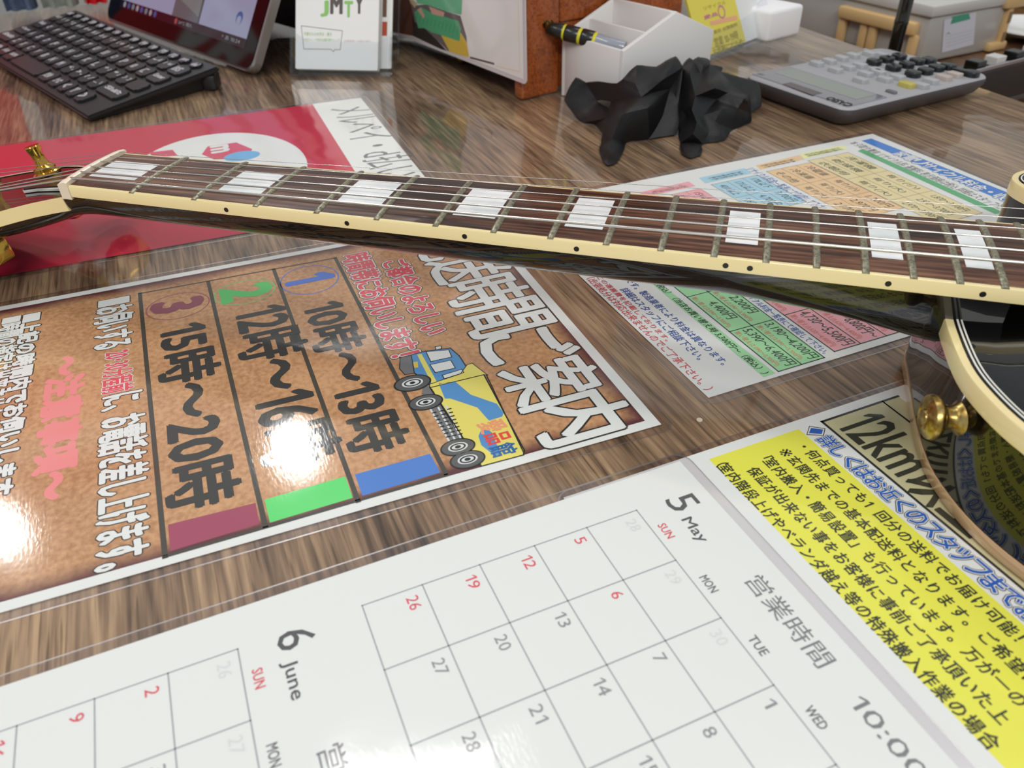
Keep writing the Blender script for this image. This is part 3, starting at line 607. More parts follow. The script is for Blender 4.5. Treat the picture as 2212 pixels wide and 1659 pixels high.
for x in (.0847, .1437, .1966, .2431, .3000, .3088, .3563, .3866):
    m_ = MB(); w = hw(x); m_.lathe([(.00001, 0), (.0011, 0), (.0011, .00012), (.00001, .00012)], DOT, Matrix.Translation((x, -w + .00004, -.0030)) @ Matrix.Rotation(math.pi / 2, 4, 'X'), 16); obj('side_dot', m_, guitar)
# nut
m_ = MB(); rings = []
for j in range(13):
    y = .0215 * (2 * j / 12 - 1); z = crown(0, y * .98) + .0019 * (1 if 0 < j < 12 else .75)
    rings.append([V((-.0056, y, -.0066)), V((-.0002, y, -.0066)), V((-.0002, y, z)), V((-.0016, y, z + .0004)), V((-.0056, y, z - .0010))])
m_.loft(rings, BONE); obj('nut', m_, guitar, 40)
TH = math.radians(12.1)
# neck
def neck_d(x):
    P = [(-.02, .017), (0, .0190), (.03, .0195), (.1, .0200), (.2, .0215), (.28, .0225), (.30, .0225), (.32, .0226), (.335, .0232), (.35, .0250), (.362, .0272), (.372, .0290), (.382, .0302), (.40, .031)]
    for (a, b), (c, d) in zip(P, P[1:]):
        if a <= x <= c: t = (x - a) / (c - a); return b + (d - b) * t
    return P[-1][1] if x > 0 else P[0][1]
HSP = [(0, .0215), (.010, .0222), (.020, .0238), (.030, .0272), (.040, .0318), (.052, .0358), (.066, .0380), (.09, .0385), (.12, .0375), (.15, .037), (.172, .0382), (.180, .034), (.176, .018), (.183, .004)]
def hsw(u):
    for (a, b), (c, d) in zip(HSP, HSP[1:]):
        if a <= u <= c: return b + (d - b) * (u - a) / (c - a)
    return .0215
m_ = MB(); rings = []
for i in range(76):
    x = -.092 + .488 * i / 75; w = hw(max(x, 0)); d = neck_d(max(x, 0)); r = []; top = -.0053; ea, eb = .8, .85
    if x > .3: ea /= 1 + (x - .3) * 12; eb /= 1 + (x - .3) * 12
    if x < .02:
        q = min(1, (.02 - x) / .075); q = q * q * (3 - 2 * q); ea = .8 - .42 * q; eb = .85 - .35 * q
    if x < 0:
        u = max(0, -x - .0056) / math.cos(TH); t0 = -.0066 - max(0, -x - .0056) * math.tan(TH) - .0035 * min(1, u / .01); top = t0
        bot = -.0064 - u * math.sin(TH) - .0131 * math.cos(TH) - .0022 * math.sin(math.pi * min(1, u / .06)); d = -bot
        w = hsw(u) * (.995 if u > 0 else .985)
    for j in range(17):
        a = math.pi * j / 16; c, s_ = math.cos(a), math.sin(a)
        r.append(V((x, -w * (abs(c) ** ea) * (1 if c > 0 else -1), top - (d + top) * (abs(s_) ** eb))))
    rings.append(r)
m_.loft(rings, GBLK); obj('neck', m_, guitar, 60)
# headstock: tilted back from the nut
def hs(u, y, up=0): return V((-.0056 - u * math.cos(TH) - up * math.sin(TH), y, -.0064 - u * math.sin(TH) + up * math.cos(TH)))
prof = [(0, .0215), (.010, .0222), (.020, .0238), (.030, .0272), (.040, .0318), (.052, .0358), (.066, .0380), (.09, .0385), (.12, .0375), (.15, .037), (.172, .0382), (.180, .034), (.176, .018), (.183, .004)]
outl = prof + [(u, -y) for u, y in prof[::-1]]
m_ = MB(); n = len(outl)
def thick(u): return -.0128 - .004 * max(0, 1 - u / .05)
def ringo(k, up): return [hs(u, y * k if abs(y) > .003 else y, up(u) if callable(up) else up) for u, y in outl]
def low_u(R_): return [hs(max(u, .075), y * R_[0], R_[1](u)) for u, y in outl]
m_.loft([ringo(1, 0), ringo(1, lambda u: -.0062), ringo(.9, lambda u: -.0064), low_u((.985, lambda u: thick(u) + .003)), low_u((.90, thick))], GBLK)
obj('headstock', m_, guitar, 40)
m_ = MB(); a_, b_, c_, d_ = ringo(1.0, .0004), ringo(1.014, .0003), ringo(1.014, -.0062), ringo(1.0, -.0064)
m_.loft([[hs(u, y * .965, .0004) for u, y in outl], b_, c_, d_], CREAM, caps=False); obj('headstock_binding', m_, guitar, 50)
m_ = MB(); m_.loft([[hs(u + (0 if u < .01 else -.001), y * .955, .00046) for u, y in outl], [hs(u, y * .975, .00050) for u, y in outl]], WHT, caps=False); obj('headstock_purfling', m_, guitar)
trc = [(.006, .0085), (.012, .0095), (.022, .007), (.034, .0042), (.044, .0036), (.048, 0)]; trc = trc + [(u, -y) for u, y in trc[-2::-1]]
m_ = MB(); m_.loft([[hs(u, y * 1.06, .0004) for u, y in trc], [hs(u, y * 1.06, .0016) for u, y in trc]], WHT); tc_ = obj('truss_rod_cover', m_, guitar)
m_ = MB(); m_.loft([[hs(u, y * .9, .0016) for u, y in trc], [hs(u, y * .88, .0023) for u, y in trc]], BPLY); obj('cover_plate', m_, tc_)
posts = [(.058, -.0265), (.105, -.0262), (.150, -.0262), (.150, .0262), (.105, .0262), (.058, .0265)]     # low E ... high E
def axis_M(p, d):
    z = d.normalized(); x = z.cross(V((0, 1, 0))).normalized(); y = z.cross(x)
    return Matrix(((x.x, y.x, z.x, p.x), (x.y, y.y, z.y, p.y), (x.z, y.z, z.z, p.z), (0, 0, 0, 1)))
for i, (u, y) in enumerate(posts):
    p = hs(u, y, .0004); d = hs(0, 0, 1) - hs(0, 0, 0)
    m_ = MB(); m_.lathe([(.0072, 0), (.0072, .0010), (.0058, .0018), (.0058, .0036), (.0046, .0046), (.0036, .0052), (.0030, .0080), (.0031, .0105), (.0038, .0135), (.0041, .0150), (.0037, .0156)], GOLD, axis_M(p, d)); tp_ = obj('tuner_post', m_, guitar, 35)
    if u > .08: continue
    sg = -1 if y < 0 else 1
    m_ = MB(); q = hs(u, y * 1.05, -.0195); m_.box((-.008, -.006, -.006), (.008, .006, .006), GOLD, .002, 2, axis_M(q, d)); obj('tuner_housing', m_, guitar, 40)
    e = hs(u - .003, .0575 * sg, -.0195); m_ = MB(); m_.tube([q, e], .0022, GOLD)
    # ridged kidney-shaped metal button
    pr2 = [(.0040, -.007), (.0095, -.0055), (.0114, 0), (.0118, .006), (.0106, .0115), (.007, .013)]
    bm_ = Matrix(((1, 0, 0, e.x), (0, 0, sg, e.y - .006 * sg), (0, -sg * -1, 0, e.z), (0, 0, 0, 1)))
    m_.lathe(pr2, GOLD, bm_, 20); obj('tuner_button', m_, guitar, 25)
# strings
rs = [.00062, .00048, .00036, .00024, .00017, .00013]
for i in range(6):
    y0 = -.0168 + .0336 * i / 5; y1 = -.0258 + .0516 * i / 5; p = hs(posts[i][0], posts[i][1] - .0035 * (1 if posts[i][1] > 0 else -1), .0088)
    zn = crown(0, y0) + .0019; zb = crown(SC, 0) + .0098
    P0 = V((-.0006, y0, zn)); P1 = V((SC, y1, zb))
    m_ = MB(); m_.tube([p, P0 + V((-.0044, 0, -.0012)), P0] + [P0.lerp(P1, t / 8) for t in range(1, 8)], rs[i], STEEL, 8)
    obj('string', m_, guitar, 60)
# body
half = [(.3795, .016), (.3785, 0), (.3782, -.016), (.3780, -.034), (.3795, -.056), (.3835, -.071), (.3905, -.086), (.4020, -.101), (.4200, -.117), (.4450, -.131), (.475, -.139), (.505, -.139), (.54, -.130), (.575, -.118), (.605, -.113), (.635, -.117), (.67, -.131), (.71, -.151), (.745, -.163), (.775, -.161), (.80, -.145), (.818, -.115), (.827, -.075), (.83, -.03),
        (.83, .03), (.827, .075), (.818, .115), (.80, .145), (.775, .161), (.745, .163), (.71, .151), (.67, .131), (.635, .117), (.605, .113), (.575, .116), (.54, .125), (.505, .135), (.475, .140), (.45, .137), (.432, .128), (.426, .116), (.431, .103), (.443, .090), (.458, .074), (.468, .056), (.468, .042), (.458, .033), (.440, .0295), (.41, .0285), (.390, .0262)]
def smooth_poly(P, n=4):
    out = []; L = len(P)
    for i in range(L):
        p0, p1, p2, p3 = [V(P[(i + k) % L]) for k in (-1, 0, 1, 2)]
        for j in range(n):
            t = j / n; out.append(.5 * ((2 * p1) + (p2 - p0) * t + (2 * p0 - 5 * p1 + 4 * p2 - p3) * t * t + (3 * p1 - p0 - 3 * p2 + p3) * t ** 3))
    return out
BO = smooth_poly(half)
def inset(P, d):
    out = []; L = len(P)
    for i in range(L):
        a, b = P[i - 1], P[(i + 1) % L]; t = (b - a).normalized(); out.append(P[i] + V((-t.y, t.x)) * d)
    return out
def bring(P, h, k=1.0): return [V((.61 + (p.x - .61) * k, p.y * k, zl(p.x, p.y, h))) for p in P]
HB, HT = .0009, .0475
m_ = MB(); m_.loft([bring(inset(BO, .004), HB), bring(BO, HB + .003), bring(BO, HT - .0005), bring(inset(BO, .0046), HT + .0006), bring(inset(BO, .010), HT + .0012, .985), bring(inset(BO, .012), HT + .004, .88), bring(inset(BO, .012), HT + .007, .72), bring(inset(BO, .012), HT + .008, .5)], GBLK)
obj('body', m_, guitar, 50)
def strip(name, rings, m, ang=50):
    q = MB(); q.loft(rings + [rings[0]], m, True, False); return obj(name, q, guitar, ang)
strip('front_binding', [bring(inset(BO, .0026), HT + .0006), bring(inset(BO, -.0001), HT + .0006), bring(inset(BO, -.0004), HT + .0001), bring(inset(BO, -.0004), HT - .0062), bring(inset(BO, .002), HT - .0062)], CREAM)
strip('back_binding', [bring(inset(BO, .002), HB + .0055), bring(inset(BO, -.0004), HB + .0055), bring(inset(BO, -.0004), HB + .001), bring(inset(BO, .001), HB - .0002), bring(inset(BO, .003), HB - .0002)], CREAM2)
for a, b, c in ((.0026, .0033, BPLY), (.0033, .0040, WHT), (.0040, .0047, BPLY), (.0047, .0053, WHT)):
    q = MB(); q.loft([bring(inset(BO, a), HT + .0009), bring(inset(BO, b), HT + .0011)], c, True, False); obj('purfling_line', q, guitar)
# strap button on the shoulder
ax = V((-.98, -.2, 0)).normalized(); base = V((.3842, -.0632, -.0298)); m_ = MB()
prof = [(.0062, .0005), (.0064, .0015), (.0060, .0030), (.0046, .0042), (.0040, .0058), (.0042, .0076), (.0060, .0088), (.0074, .0100), (.0078, .0112), (.0074, .0126), (.0058, .0136), (.0040, .0141), (.0032, .0137), (.0005, .0137)]
m_.lathe(prof, AGED, axis_M(base, ax), 32); sb = obj('strap_button', m_, guitar, 40)
m_ = MB(); m_.lathe([(.0028, .0136), (.0026, .0143), (.0004, .0146)], AGED, axis_M(base, ax), 20); obj('screw_head', m_, sb, 40)
m_ = MB(); m_.lathe([(.0070, -.0008), (.0072, .0004), (.0062, .0008)], mat('felt_washer', '#b9a88c', rough=.95), axis_M(base, ax), 24); obj('felt_washer', m_, sb, 40)

# ------------------------------------------------------------------ keyboard
class Quad:                     # bilinear patch over four corners: s from left to right, t from back to front
    def __init__(s, bl, br, fl, fr_): s.c = [V(q) for q in (bl, br, fl, fr_)]
    def p(s, a, t, up=0):
        b, r, f, g = s.c; q = (b * (1 - a) + r * a) * (1 - t) + (f * (1 - a) + g * a) * t
        n = (r - b).cross(f - b).normalized(); n = n if n.z > 0 else -n
        return q + n * up
KBL = mat('keyboard_black', '#1c1b1d', rough=.42, spec=.5); KEY = mat('key_black', '#232225', rough=.38, spec=.5); LEG = mat('key_legend', '#f4f2f6', rough=.6)
kFR = at(188, 252, .0062); kBR = at(473, 143, .019); kBL = at(165, 21, .019); kFL = kFR + (kBL - kBR)
kq = Quad(kBL, kBR, kFL, kFR)
kb = empty('computer_keyboard', 'black wedge shaped computer keyboard with white key legends in front of the tablet', 'keyboard')
m_ = MB(); e_ = .0
low = [V((q.x, q.y, .0006)) for q in (kBL, kBR, kFR, kFL)]
hi_ = [kBL, kBR, kFR, kFL]
under = [kBL - V((0, 0, .005)), kBR - V((0, 0, .005)), kFR - V((0, 0, .0035)), kFL - V((0, 0, .0035))]
b = bmesh.new(); vs = [b.verts.new(q) for q in under + hi_]
for f in ((3, 2, 1, 0), (4, 5, 6, 7), (0, 1, 5, 4), (1, 2, 6, 5), (2, 3, 7, 6), (3, 0, 4, 7)): b.faces.new([vs[i] for i in f])
bmesh.ops.bevel(b, geom=b.edges[:], offset=.0014, segments=2, affect='EDGES'); m_.bm(b, KBL); obj('case', m_, kb, 40)
m_ = MB(); kin = [kq.p(.015, .06, -.004), kq.p(.985, .06, -.004), kq.p(.985, .97, -.003), kq.p(.015, .97, -.003)]
bt = [V((q.x, q.y, .0008)) for q in (kq.p(.02, .07), kq.p(.975, .09), kq.p(.985, .97), kq.p(.015, .97))]
m_.loft([bt, kin], KBL); obj('wedge_base', m_, kb, 30)
rows = [
 (.045, .105, [(1, t) for t in ('esc', 'F1', 'F2', 'F3', 'F4', 'F5', 'F6', 'F7', 'F8', 'F9', 'F10', 'F11', 'F12', 'prt', 'del')]),
 (.155, .145, [(1, t) for t in ('E/J', '! 1', '" 2', '# 3', '$ 4', '% 5', '& 6', "' 7", '( 8', ') 9', '0', '= -', '~ ^', '| ¥')] + [(1.25, 'BS')]),
 (.315, .145, [(1.45, 'Tab')] + [(1, t) for t in 'QWERTYUIOP'] + [(1, '@'), (1, '['), (1.3, 'Enter')]),
 (.475, .145, [(1.7, 'Caps')] + [(1, t) for t in 'ASDFGHJKL'] + [(1, '+ ;'), (1, '* :'), (1, '} ]'), (1.3, '')]),
 (.635, .145, [(2.1, 'Shift')] + [(1, t) for t in 'ZXCVBNM'] + [(1, '< ,'), (1, '> .'), (1, '? /'), (1, '_ \\'), (2.1, 'Shift')]),
 (.795, .15, [(1, 'Fn'), (1.1, 'Ctrl'), (1, 'Win'), (1.1, 'Alt'), (1.2, '無変換'), (3.7, ''), (1.2, '変換'), (1.1, 'かな'), (.95, '<'), (.95, 'v'), (.95, '>')])]
for r, (t0, th, ks) in enumerate(rows):
    tot = sum(k[0] for k in ks); s0 = .02; sc_ = (.975 - s0 - (.0 if r < 5 else .07)) / tot
    for wk, tx in ks:
        g = .10 * sc_; a0, a1 = s0 + g, s0 + wk * sc_ - g; b0, b1 = t0 + .012, t0 + th - .006; s0 += wk * sc_
        if r == 0: a0, a1 = a0 + .1 * sc_, a1 - .1 * sc_
        b = bmesh.new(); vs = [b.verts.new(kq.p(a, t, u)) for u in (.0002, .0021) for a, t in ((a0, b0), (a1, b0), (a1, b1), (a0, b1))]
        for f in ((3, 2, 1, 0), (4, 5, 6, 7), (0, 1, 5, 4), (1, 2, 6, 5), (2, 3, 7, 6), (3, 0, 4, 7)): b.faces.new([vs[i] for i in f])
        vert = [e for e in b.edges if abs((e.verts[0].co - e.verts[1].co).length - .0019) < .0004]
        bmesh.ops.bevel(b, geom=vert, offset=.0024 if r else .0035, segments=3, affect='EDGES')
        m_ = MB(); m_.bm(b, KEY)
        if tx:
            hgt_ = .46 if len(tx) < 3 else .30
            q = kq.p(a0, b0); lx = (kq.p(a1, b0) - q); ly = (kq.p(a0, b1) - q); n_ = lx.cross(ly).normalized(); n_ = n_ if n_.z > 0 else -n_
            tmp = MB(); wfr = min(.72, .26 * len(tx) * (sc_ / (wk * sc_)) + .08)
            put_text(tmp, tx, (.14, .14 + wfr, -.24 - hgt_, -.24) if r else (.15, .85, -.8, -.25), LEG, 0, .06)
            m_.add([q + lx * x - ly * y + n_ * .00216 for x, y, z in tmp.v], tmp.f, LEG)
        obj('key', m_, kb, 40, fix=False)
# small tilted foot showing under the right rear corner
m_ = MB(); q = kq.p(.975, .02); m_.box((q.x - .008, q.y - .012, .0005), (q.x + .003, q.y + .006, q.z - .006), KBL, .0015); obj('rear_foot', m_, kb, 40)

# ------------------------------------------------------------------ tablet on its kickstand
SILV = mat('tablet_metal', '#a9a8a6', rough=.3, metal=.9); BEZ = mat('bezel_glass', '#050505', rough=.06, spec=.22)
ta, tb = at(540, 157, .0050), at(228, 42, .0050); ex = (ta - tb).normalized(); nb = V((-ex.y, ex.x, 0)); TT = math.radians(31)
fr = Print(tb, ex, V((0, 0, math.cos(TT))) + nb * math.sin(TT)).start(.0)
tw = (ta - tb).length
tab = empty('tablet_computer', 'silver framed tablet with lit screen leaning behind the keyboard', 'tablet', fr.M)
m_ = MB(); m_.prism(rrect(-.002, tw + .002, 0, .235, .012), -.0085, -.0006, SILV, .0012); obj('back_shell', m_, tab, 40)
m_ = MB(); m_.prism(rrect(.0012, tw - .0012, .0028, .232, .010), -.0008, .0, BEZ, .0003, 1); obj('bezel', m_, tab, 40)
sc1, sc2 = fr.loc(A0(875, 15)), fr.loc(A0(1890, 345)); sc3 = fr.loc(A0(1870, 382))
SX0 = .030; SX1 = fr.loc(A0(1880, 380))[0]; SY0 = (sc3[1] + fr.loc(A0(900, 35))[1]) / 2
def scr(name, c, s_): return mat(name, '#000000', rough=.1, emit=c, es=s_)
fr.z = .0002
fr.rect(SX0, SX1, SY0, .225, scr('screen_page', '#c4c8ee', .85), 0)
ty = SY0 + .0085
fr.rect(SX0, SX1, SY0, ty, scr('screen_taskbar', '#10142e', .6), 1)
px0, px1 = fr.loc(A0(1330, 100))[0], fr.loc(A0(1530, 190))[0]
fr.rect(px0, px1, ty, .225, scr('screen_photo', '#8d949c', .6), 1)
fr.poly([(px0, ty + .02), (px1 - .004, ty + .006), (px1 - .006, ty + .05), (px0 + .004, ty + .055)], scr('screen_photo_light', '#aab4b4', .65), 2, raw=True)
fr.rect(px1 - .002, px1, ty, .225, scr('screen_photo_dark', '#2c3440', .4), 3)
for i in range(8):
    x = SX0 + .012 + i * .0112; fr.disc((x, ty - .0042), .0032, .0032, scr('screen_icon_%d' % (i % 3), ('#c8ccd8', '#3a74c8', '#8ab0b8')[i % 3], .8), 3, raw=True)
fr.disc((px0 + .012, ty - .0042), .003, .003, scr('screen_icon_red', '#d86a6a', .8), 3, raw=True)
put_text(fr.mb, '24°C 晴れ', (px0 + .018, px0 + .048, ty - .0062, ty - .0022), scr('screen_icon_0', '#c8ccd8', .8), LZ * 4 + fr.z)
put_text(fr.mb, '^ あ 10:24', (SX1 - .045, SX1 - .010, ty - .0062, ty - .0022), scr('screen_icon_0', '#c8ccd8', .8), LZ * 4 + fr.z)
fr.disc((SX1 - .022, ty + .016), .006, .006, scr('screen_icon_1', '#3a74c8', .8), 3, raw=True); fr.disc((SX1 - .022, ty + .014), .004, .004, scr('screen_page2', '#c4c8ee', .85), 4, raw=True)
obj('screen', fr.mb, tab, fix=False)
m_ = MB(); M_ = fr.M.inverted()
kp = [fr.w(.03, .13, -.0086), fr.w(tw - .03, .13, -.0086)]; kg = [V((q.x, q.y, .0006)) + nb * .065 for q in (fr.w(.03, .13, 0), fr.w(tw - .03, .13, 0))]
kk = [M_ @ q for q in (kp[0], kp[1], kg[1], kg[0])]; kk2 = [M_ @ (q + nb * .003 + V((0, 0, .0005))) for q in (kp[0], kp[1], kg[1], kg[0])]
m_.loft([kk, kk2], mat('kickstand_dark', '#1a1a1c', rough=.4)); obj('kickstand', m_, tab)
m_ = MB(); m_.lathe([(.0035, 0), (.0035, .0012)], SILV, Matrix.Translation((tw + .0016, .075, -.0045)) @ Matrix.Rotation(math.pi / 2, 4, 'Y'), 16); obj('side_button', m_, tab)

# ------------------------------------------------------------------ clear leaflet holder and the cards in it
PAPER = mat('card_white', '#e9eae8', rough=.55); YEL = mat('card_yellow', '#ecd92e', rough=.5); 
ca, cb2 = at(627, 166), at(843, 171); ex = (cb2 - ca).normalized(); nb = V((-ex.y, ex.x, 0)); CT = math.radians(27)
fr = Print(ca + V((0, 0, .0003)), ex, V((0, 0, math.cos(CT))) + nb * math.sin(CT)).start(0)
hwid = (cb2 - ca).length
hold = empty('leaflet_holder', 'clear acrylic leaflet holder standing between the tablet and the wooden cabinet', 'holder', fr.M)
def solid(poly, z0, z1, m, name, parent, bev=0): q = MB(); q.prism(poly, z0, z1, m, bev); return obj(name, q, parent, 30)
fpoly = [(0, 0), (hwid, 0), (hwid, .040), (hwid - .002, .036), (hwid - .010, .031), (.018, .031), (.006, .037), (0, .042)]
Mi = fr.M.inverted()
m_ = MB(); m_.prism(fpoly, 0.0, .0018, ACRYL); obj('front_plate', m_, hold)
m_ = MB(); m_.prism(rrect(0, hwid, .0165, .105, .006), -.026, -.0242, ACRYL); obj('back_plate', m_, hold)
for x in (0, hwid - .0018):
    m_ = MB(); m_.prism([(x, .003), (x + .0018, .003), (x + .0018, .036), (x, .036)], -.001, 0, ACRYL); m_.prism([(x, .0165), (x + .0018, .0165), (x + .0018, .036), (x, .036)], -.0242, -.001, ACRYL); obj('side_plate', m_, hold)
base = [fr.w(0, 0, 0), fr.w(hwid, 0, 0), fr.w(hwid, 0, 0) + nb * .045, fr.w(0, 0, 0) + nb * .045]
m_ = MB(); m_.loft([[Mi @ q for q in base], [Mi @ (q + V((0, 0, .0022))) for q in base]], ACRYL); obj('base_plate', m_, hold)
def card(name, x0, x1, y0, y1, zz, paper, label, th=.0022, group=None):
    y0 = max(y0, (.0024 + (abs(zz) + th) * math.sin(CT)) / math.cos(CT) + .0006)
    f2 = Print(fr.w(0, 0, zz), fr.ex, fr.ey).start(0)
    c = empty(name, label, 'leaflet', f2.M, group)
    q = MB(); q.prism(rrect(x0, x1, y0, y1, .0012, 2), -th, -.0001, paper); obj('card_stock', q, c)
    return f2, c
x0, x1 = fr.loc(G3(270, 1150))[0], fr.loc(G3(1580, 1195))[0]
f2, c = card('leaflet', x0, x1, .0035, .13, -.0015, PAPER, 'white leaflet with large green and grey letters at the front of the clear holder', .006)
gl = mat('leaf_green', '#8cc46a', rough=.6); gk = mat('leaf_grey', '#5a5252', rough=.6)
for ch, m2, pts in (('J', gl, ((690, 30), (800, 20), (690, 250), (800, 255))), ('M', gk, ((850, -60), (1020, -60), (850, 210), (1020, 205))), ('T', gl, ((1070, 30), (1190, 25), (1100, 265), (1165, 260))), ('Y', gk, ((1240, -60), (1360, -60), (1270, 210), (1310, 210)))):
    f2.T(ch, [G3(*q) for q in pts], m2, 2, .05)
P_ = [G3(*q) for q in ((375, 410), (1030, 490), (995, 790), (905, 790), (890, 825), (840, 785), (415, 780))]
for a, b in zip(P_, P_[1:] + P_[:1]): f2.line(a, b, .0004, gk, 2)
f2.T('不要なものを売る・譲る', [G3(415, 510), G3(860, 520), G3(415, 560), G3(850, 575)], gl, 2); f2.T('ジモティーで地元の掲示板チェック', [G3(415, 605), G3(985, 620), G3(415, 655), G3(985, 665)], gl, 2)
f2.T('会員登録・投稿は無料', [G3(1055, 630), G3(1485, 645), G3(1055, 665), G3(1485, 675)], mat('leaf_pink', '#dcc2c8', rough=.6), 2)
obj('printing', f2.mb, c, fix=False)
x2 = fr.loc(G3(135, 700))[0]
f2, c = card('leaflet', .0026, x0 + .045, .006, .072, -.0105, YEL, 'yellow leaflet with an orange band at the left behind the white one', .0018)
f2.rect(.0026, x0 + .045, .040, .044, mat('leaf_orange', '#e88a2c', rough=.5), 2); obj('printing', f2.mb, c, fix=False)
f2, c = card('leaflet', x1 - .05, hwid - .004, .0045, .088, -.0145, PAPER, 'white leaflet with a red mark at the right behind the front one', .002)
xr = x1 + .0012
f2.rect(xr - .002, xr + .0026, .040, .052, mat('leaf_red', '#b8442c', rough=.5), 2); f2.rect(xr - .002, xr + .0018, .056, .074, mat('leaf_brown', '#6a4a3c', rough=.5), 2); obj('printing', f2.mb, c, fix=False)

# ------------------------------------------------------------------ wooden cabinet with its laminated sign
CAB = wood('cabinet_wood', '#6a2f14', '#a2552a', '#b9683a', .5, .35, .8); CABD = wood('cabinet_wood_dark', '#241009', '#4a2415', '#6b3420', .4, .4, 1.2)
pA = at(1127, 220); dS = V((.8426, .5385, 0)).normalized(); dF = V((-dS.y, dS.x, 0))     # side runs away to the right, front away to the left
MCab = Matrix(((dS.x, dF.x, 0, pA.x), (dS.y, dF.y, 0, pA.y), (0, 0, 1, 0), (0, 0, 0, 1)))
cab = empty('wooden_cabinet', 'reddish brown wooden cabinet at the top centre carrying the laminated sign', 'cabinet', MCab)
m_ = MB(); m_.box((.000, 0, .0005), (.0385, .012, .32), CAB, .003, 3); obj('front_stile', m_, cab, 40)
m_ = MB(); m_.box((.135, 0, .0005), (.172, .012, .32), CAB, .003, 3); obj('rear_stile', m_, cab, 40)
m_ = MB(); m_.box((.0385, .001, .055), (.135, .011, .10), CAB, .002); obj('side_rail', m_, cab, 40)
m_ = MB(); m_.box((.0385, .004, .004), (.135, .008, .055), CAB, .001); m_.box((.0385, .004, .10), (.135, .008, .31), CAB, .001); obj('side_panel', m_, cab, 40)
m_ = MB(); m_.box((.008, .012, .03), (.016, .33, .31), CABD, .001); obj('front_panel', m_, cab, 40)
m_ = MB(); m_.box((.016, .012, .015), (.168, .33, .03), CABD, .001); obj('shelf_board', m_, cab, 40)
m_ = MB(); m_.box((.026, .012, .0005), (.034, .33, .0149), CABD, .001); obj('shade_board', m_, cab, 40)  # dark board added to block light, standing in for shade beneath the cabinet
m_ = MB(); m_.lathe([(.003, .0005), (.005, .004), (.0045, .009), (.003, .0125), (.003, .0149)], mat('foot_brass', '#8a7440', rough=.35, metal=1), Matrix.Translation((.020, .13, 0)), 16); obj('ball_foot', m_, cab, 40)
m_ = MB(); m_.box((.0, .33, .0005), (.0385, .345, .32), CABD, .003); m_.box((.135, .33, .0005), (.172, .345, .32), CABD, .003); obj('far_frame', m_, cab, 40)
kpos = onv(1178, 52, pA, (dF.x, dF.y, 0)); kl = MCab.inverted() @ kpos
m_ = MB(); m_.lathe([(.003, 0), (.002, .001), (.0018, .003), (.0036, .0045), (.0042, .006), (.003, .0075), (.0005, .008)], mat('knob_brass', '#5a4424', rough=.3, metal=1), MCab.inverted() @ MCab @ Matrix.Translation((kl.x, -.0002, kl.z)) @ Matrix.Rotation(math.pi / 2, 4, 'X'), 20); obj('knob', m_, cab, 40)
sN = (dS.x, dS.y, 0)
br = onv(1137, 183, pA - dS * .0035, sN); bl_ = onv(843, 68, pA - dS * .0035, sN); tr_ = onv(1125, 2, pA - dS * .0035, sN)
eX = (br - bl_).normalized()
fr = Print(br, eX, (tr_ - br)).start(.0004)
sg = empty('laminated_sign', 'laminated sign with a green illustration and blank white panel on the cabinet front', 'sign', fr.M)
sw = (br - bl_).length + .03
SGW = ink('sign_white', '#e9e4e2')
for pts, c, l in (([G4(110, 350), G4(110, -40), G4(330, -40), G4(400, 130), G4(380, 410)], '#5a2c1c', 1), ([G4(380, 410), G4(370, 150), G4(520, 320), G4(770, 580), G4(700, 560)], '#241c18', 1), ([G4(330, -40), G4(420, 60), G4(560, 50), G4(760, 130), G4(920, 180), G4(990, 420), G4(1000, 640), G4(780, 580), G4(520, 330), G4(400, 250), G4(370, 120)], '#6a5e60', 2),
                 ([G4(400, -60), G4(945, -60), G4(930, 170), G4(840, 150), G4(700, 110), G4(560, 60), G4(430, 40)], '#6fb98e', 3), ([G4(395, 140), G4(470, 80), G4(560, 130), G4(740, 190), G4(900, 240), G4(925, 330), G4(910, 470), G4(700, 400), G4(600, 370), G4(510, 320), G4(440, 320)], '#54a878', 4),
                 ([G4(560, 70), G4(740, 140), G4(730, 190), G4(600, 160)], '#cfa08c', 5), ([G4(430, 110), G4(470, 85), G4(520, 190), G4(500, 210)], '#cfa08c', 5), ([G4(700, 400), G4(925, 370), G4(990, 480), G4(1020, 655), G4(800, 590)], '#d8b648', 3), ([G4(330, -40), G4(430, 40), G4(400, 90), G4(350, 30)], '#c9b08c', 3)):
    fr.poly(pts, ink('sign_' + c[1:], c), l)
for i in range(12):
    p = V(G4(430, 160)).lerp(V(G4(900, 300)), i / 11); fr.line(p, p + V((-4, 16)), .0007, ink('sign_3f8f66', '#3f8f66'), 6)
fr.line(G4(1035, 655), G4(1300, 725), .0016, ink('sign_line', '#5e4a44'), 3)
fr.poly([G4(1320, 740), G4(1590, 810), G4(1590, 822), G4(1320, 752)], ink('sign_peach', '#ead6c0'), 2); fr.line(G4(1575, 20), G4(1595, 810), .0006, ink('sign_peach', '#ead6c0'), 2)
fr.rect(-sw, -.003, .0035, .21, SGW, 0); obj('printed_paper', fr.mb, sg, fix=False)
m_ = MB(); m_.prism(rrect(-sw - .004, .0005, .0, .214, .004), -.0006, .0003, mat('sign_film', '#cfc8cc', rough=.15, coat=.6)); obj('laminate_film', m_, sg)

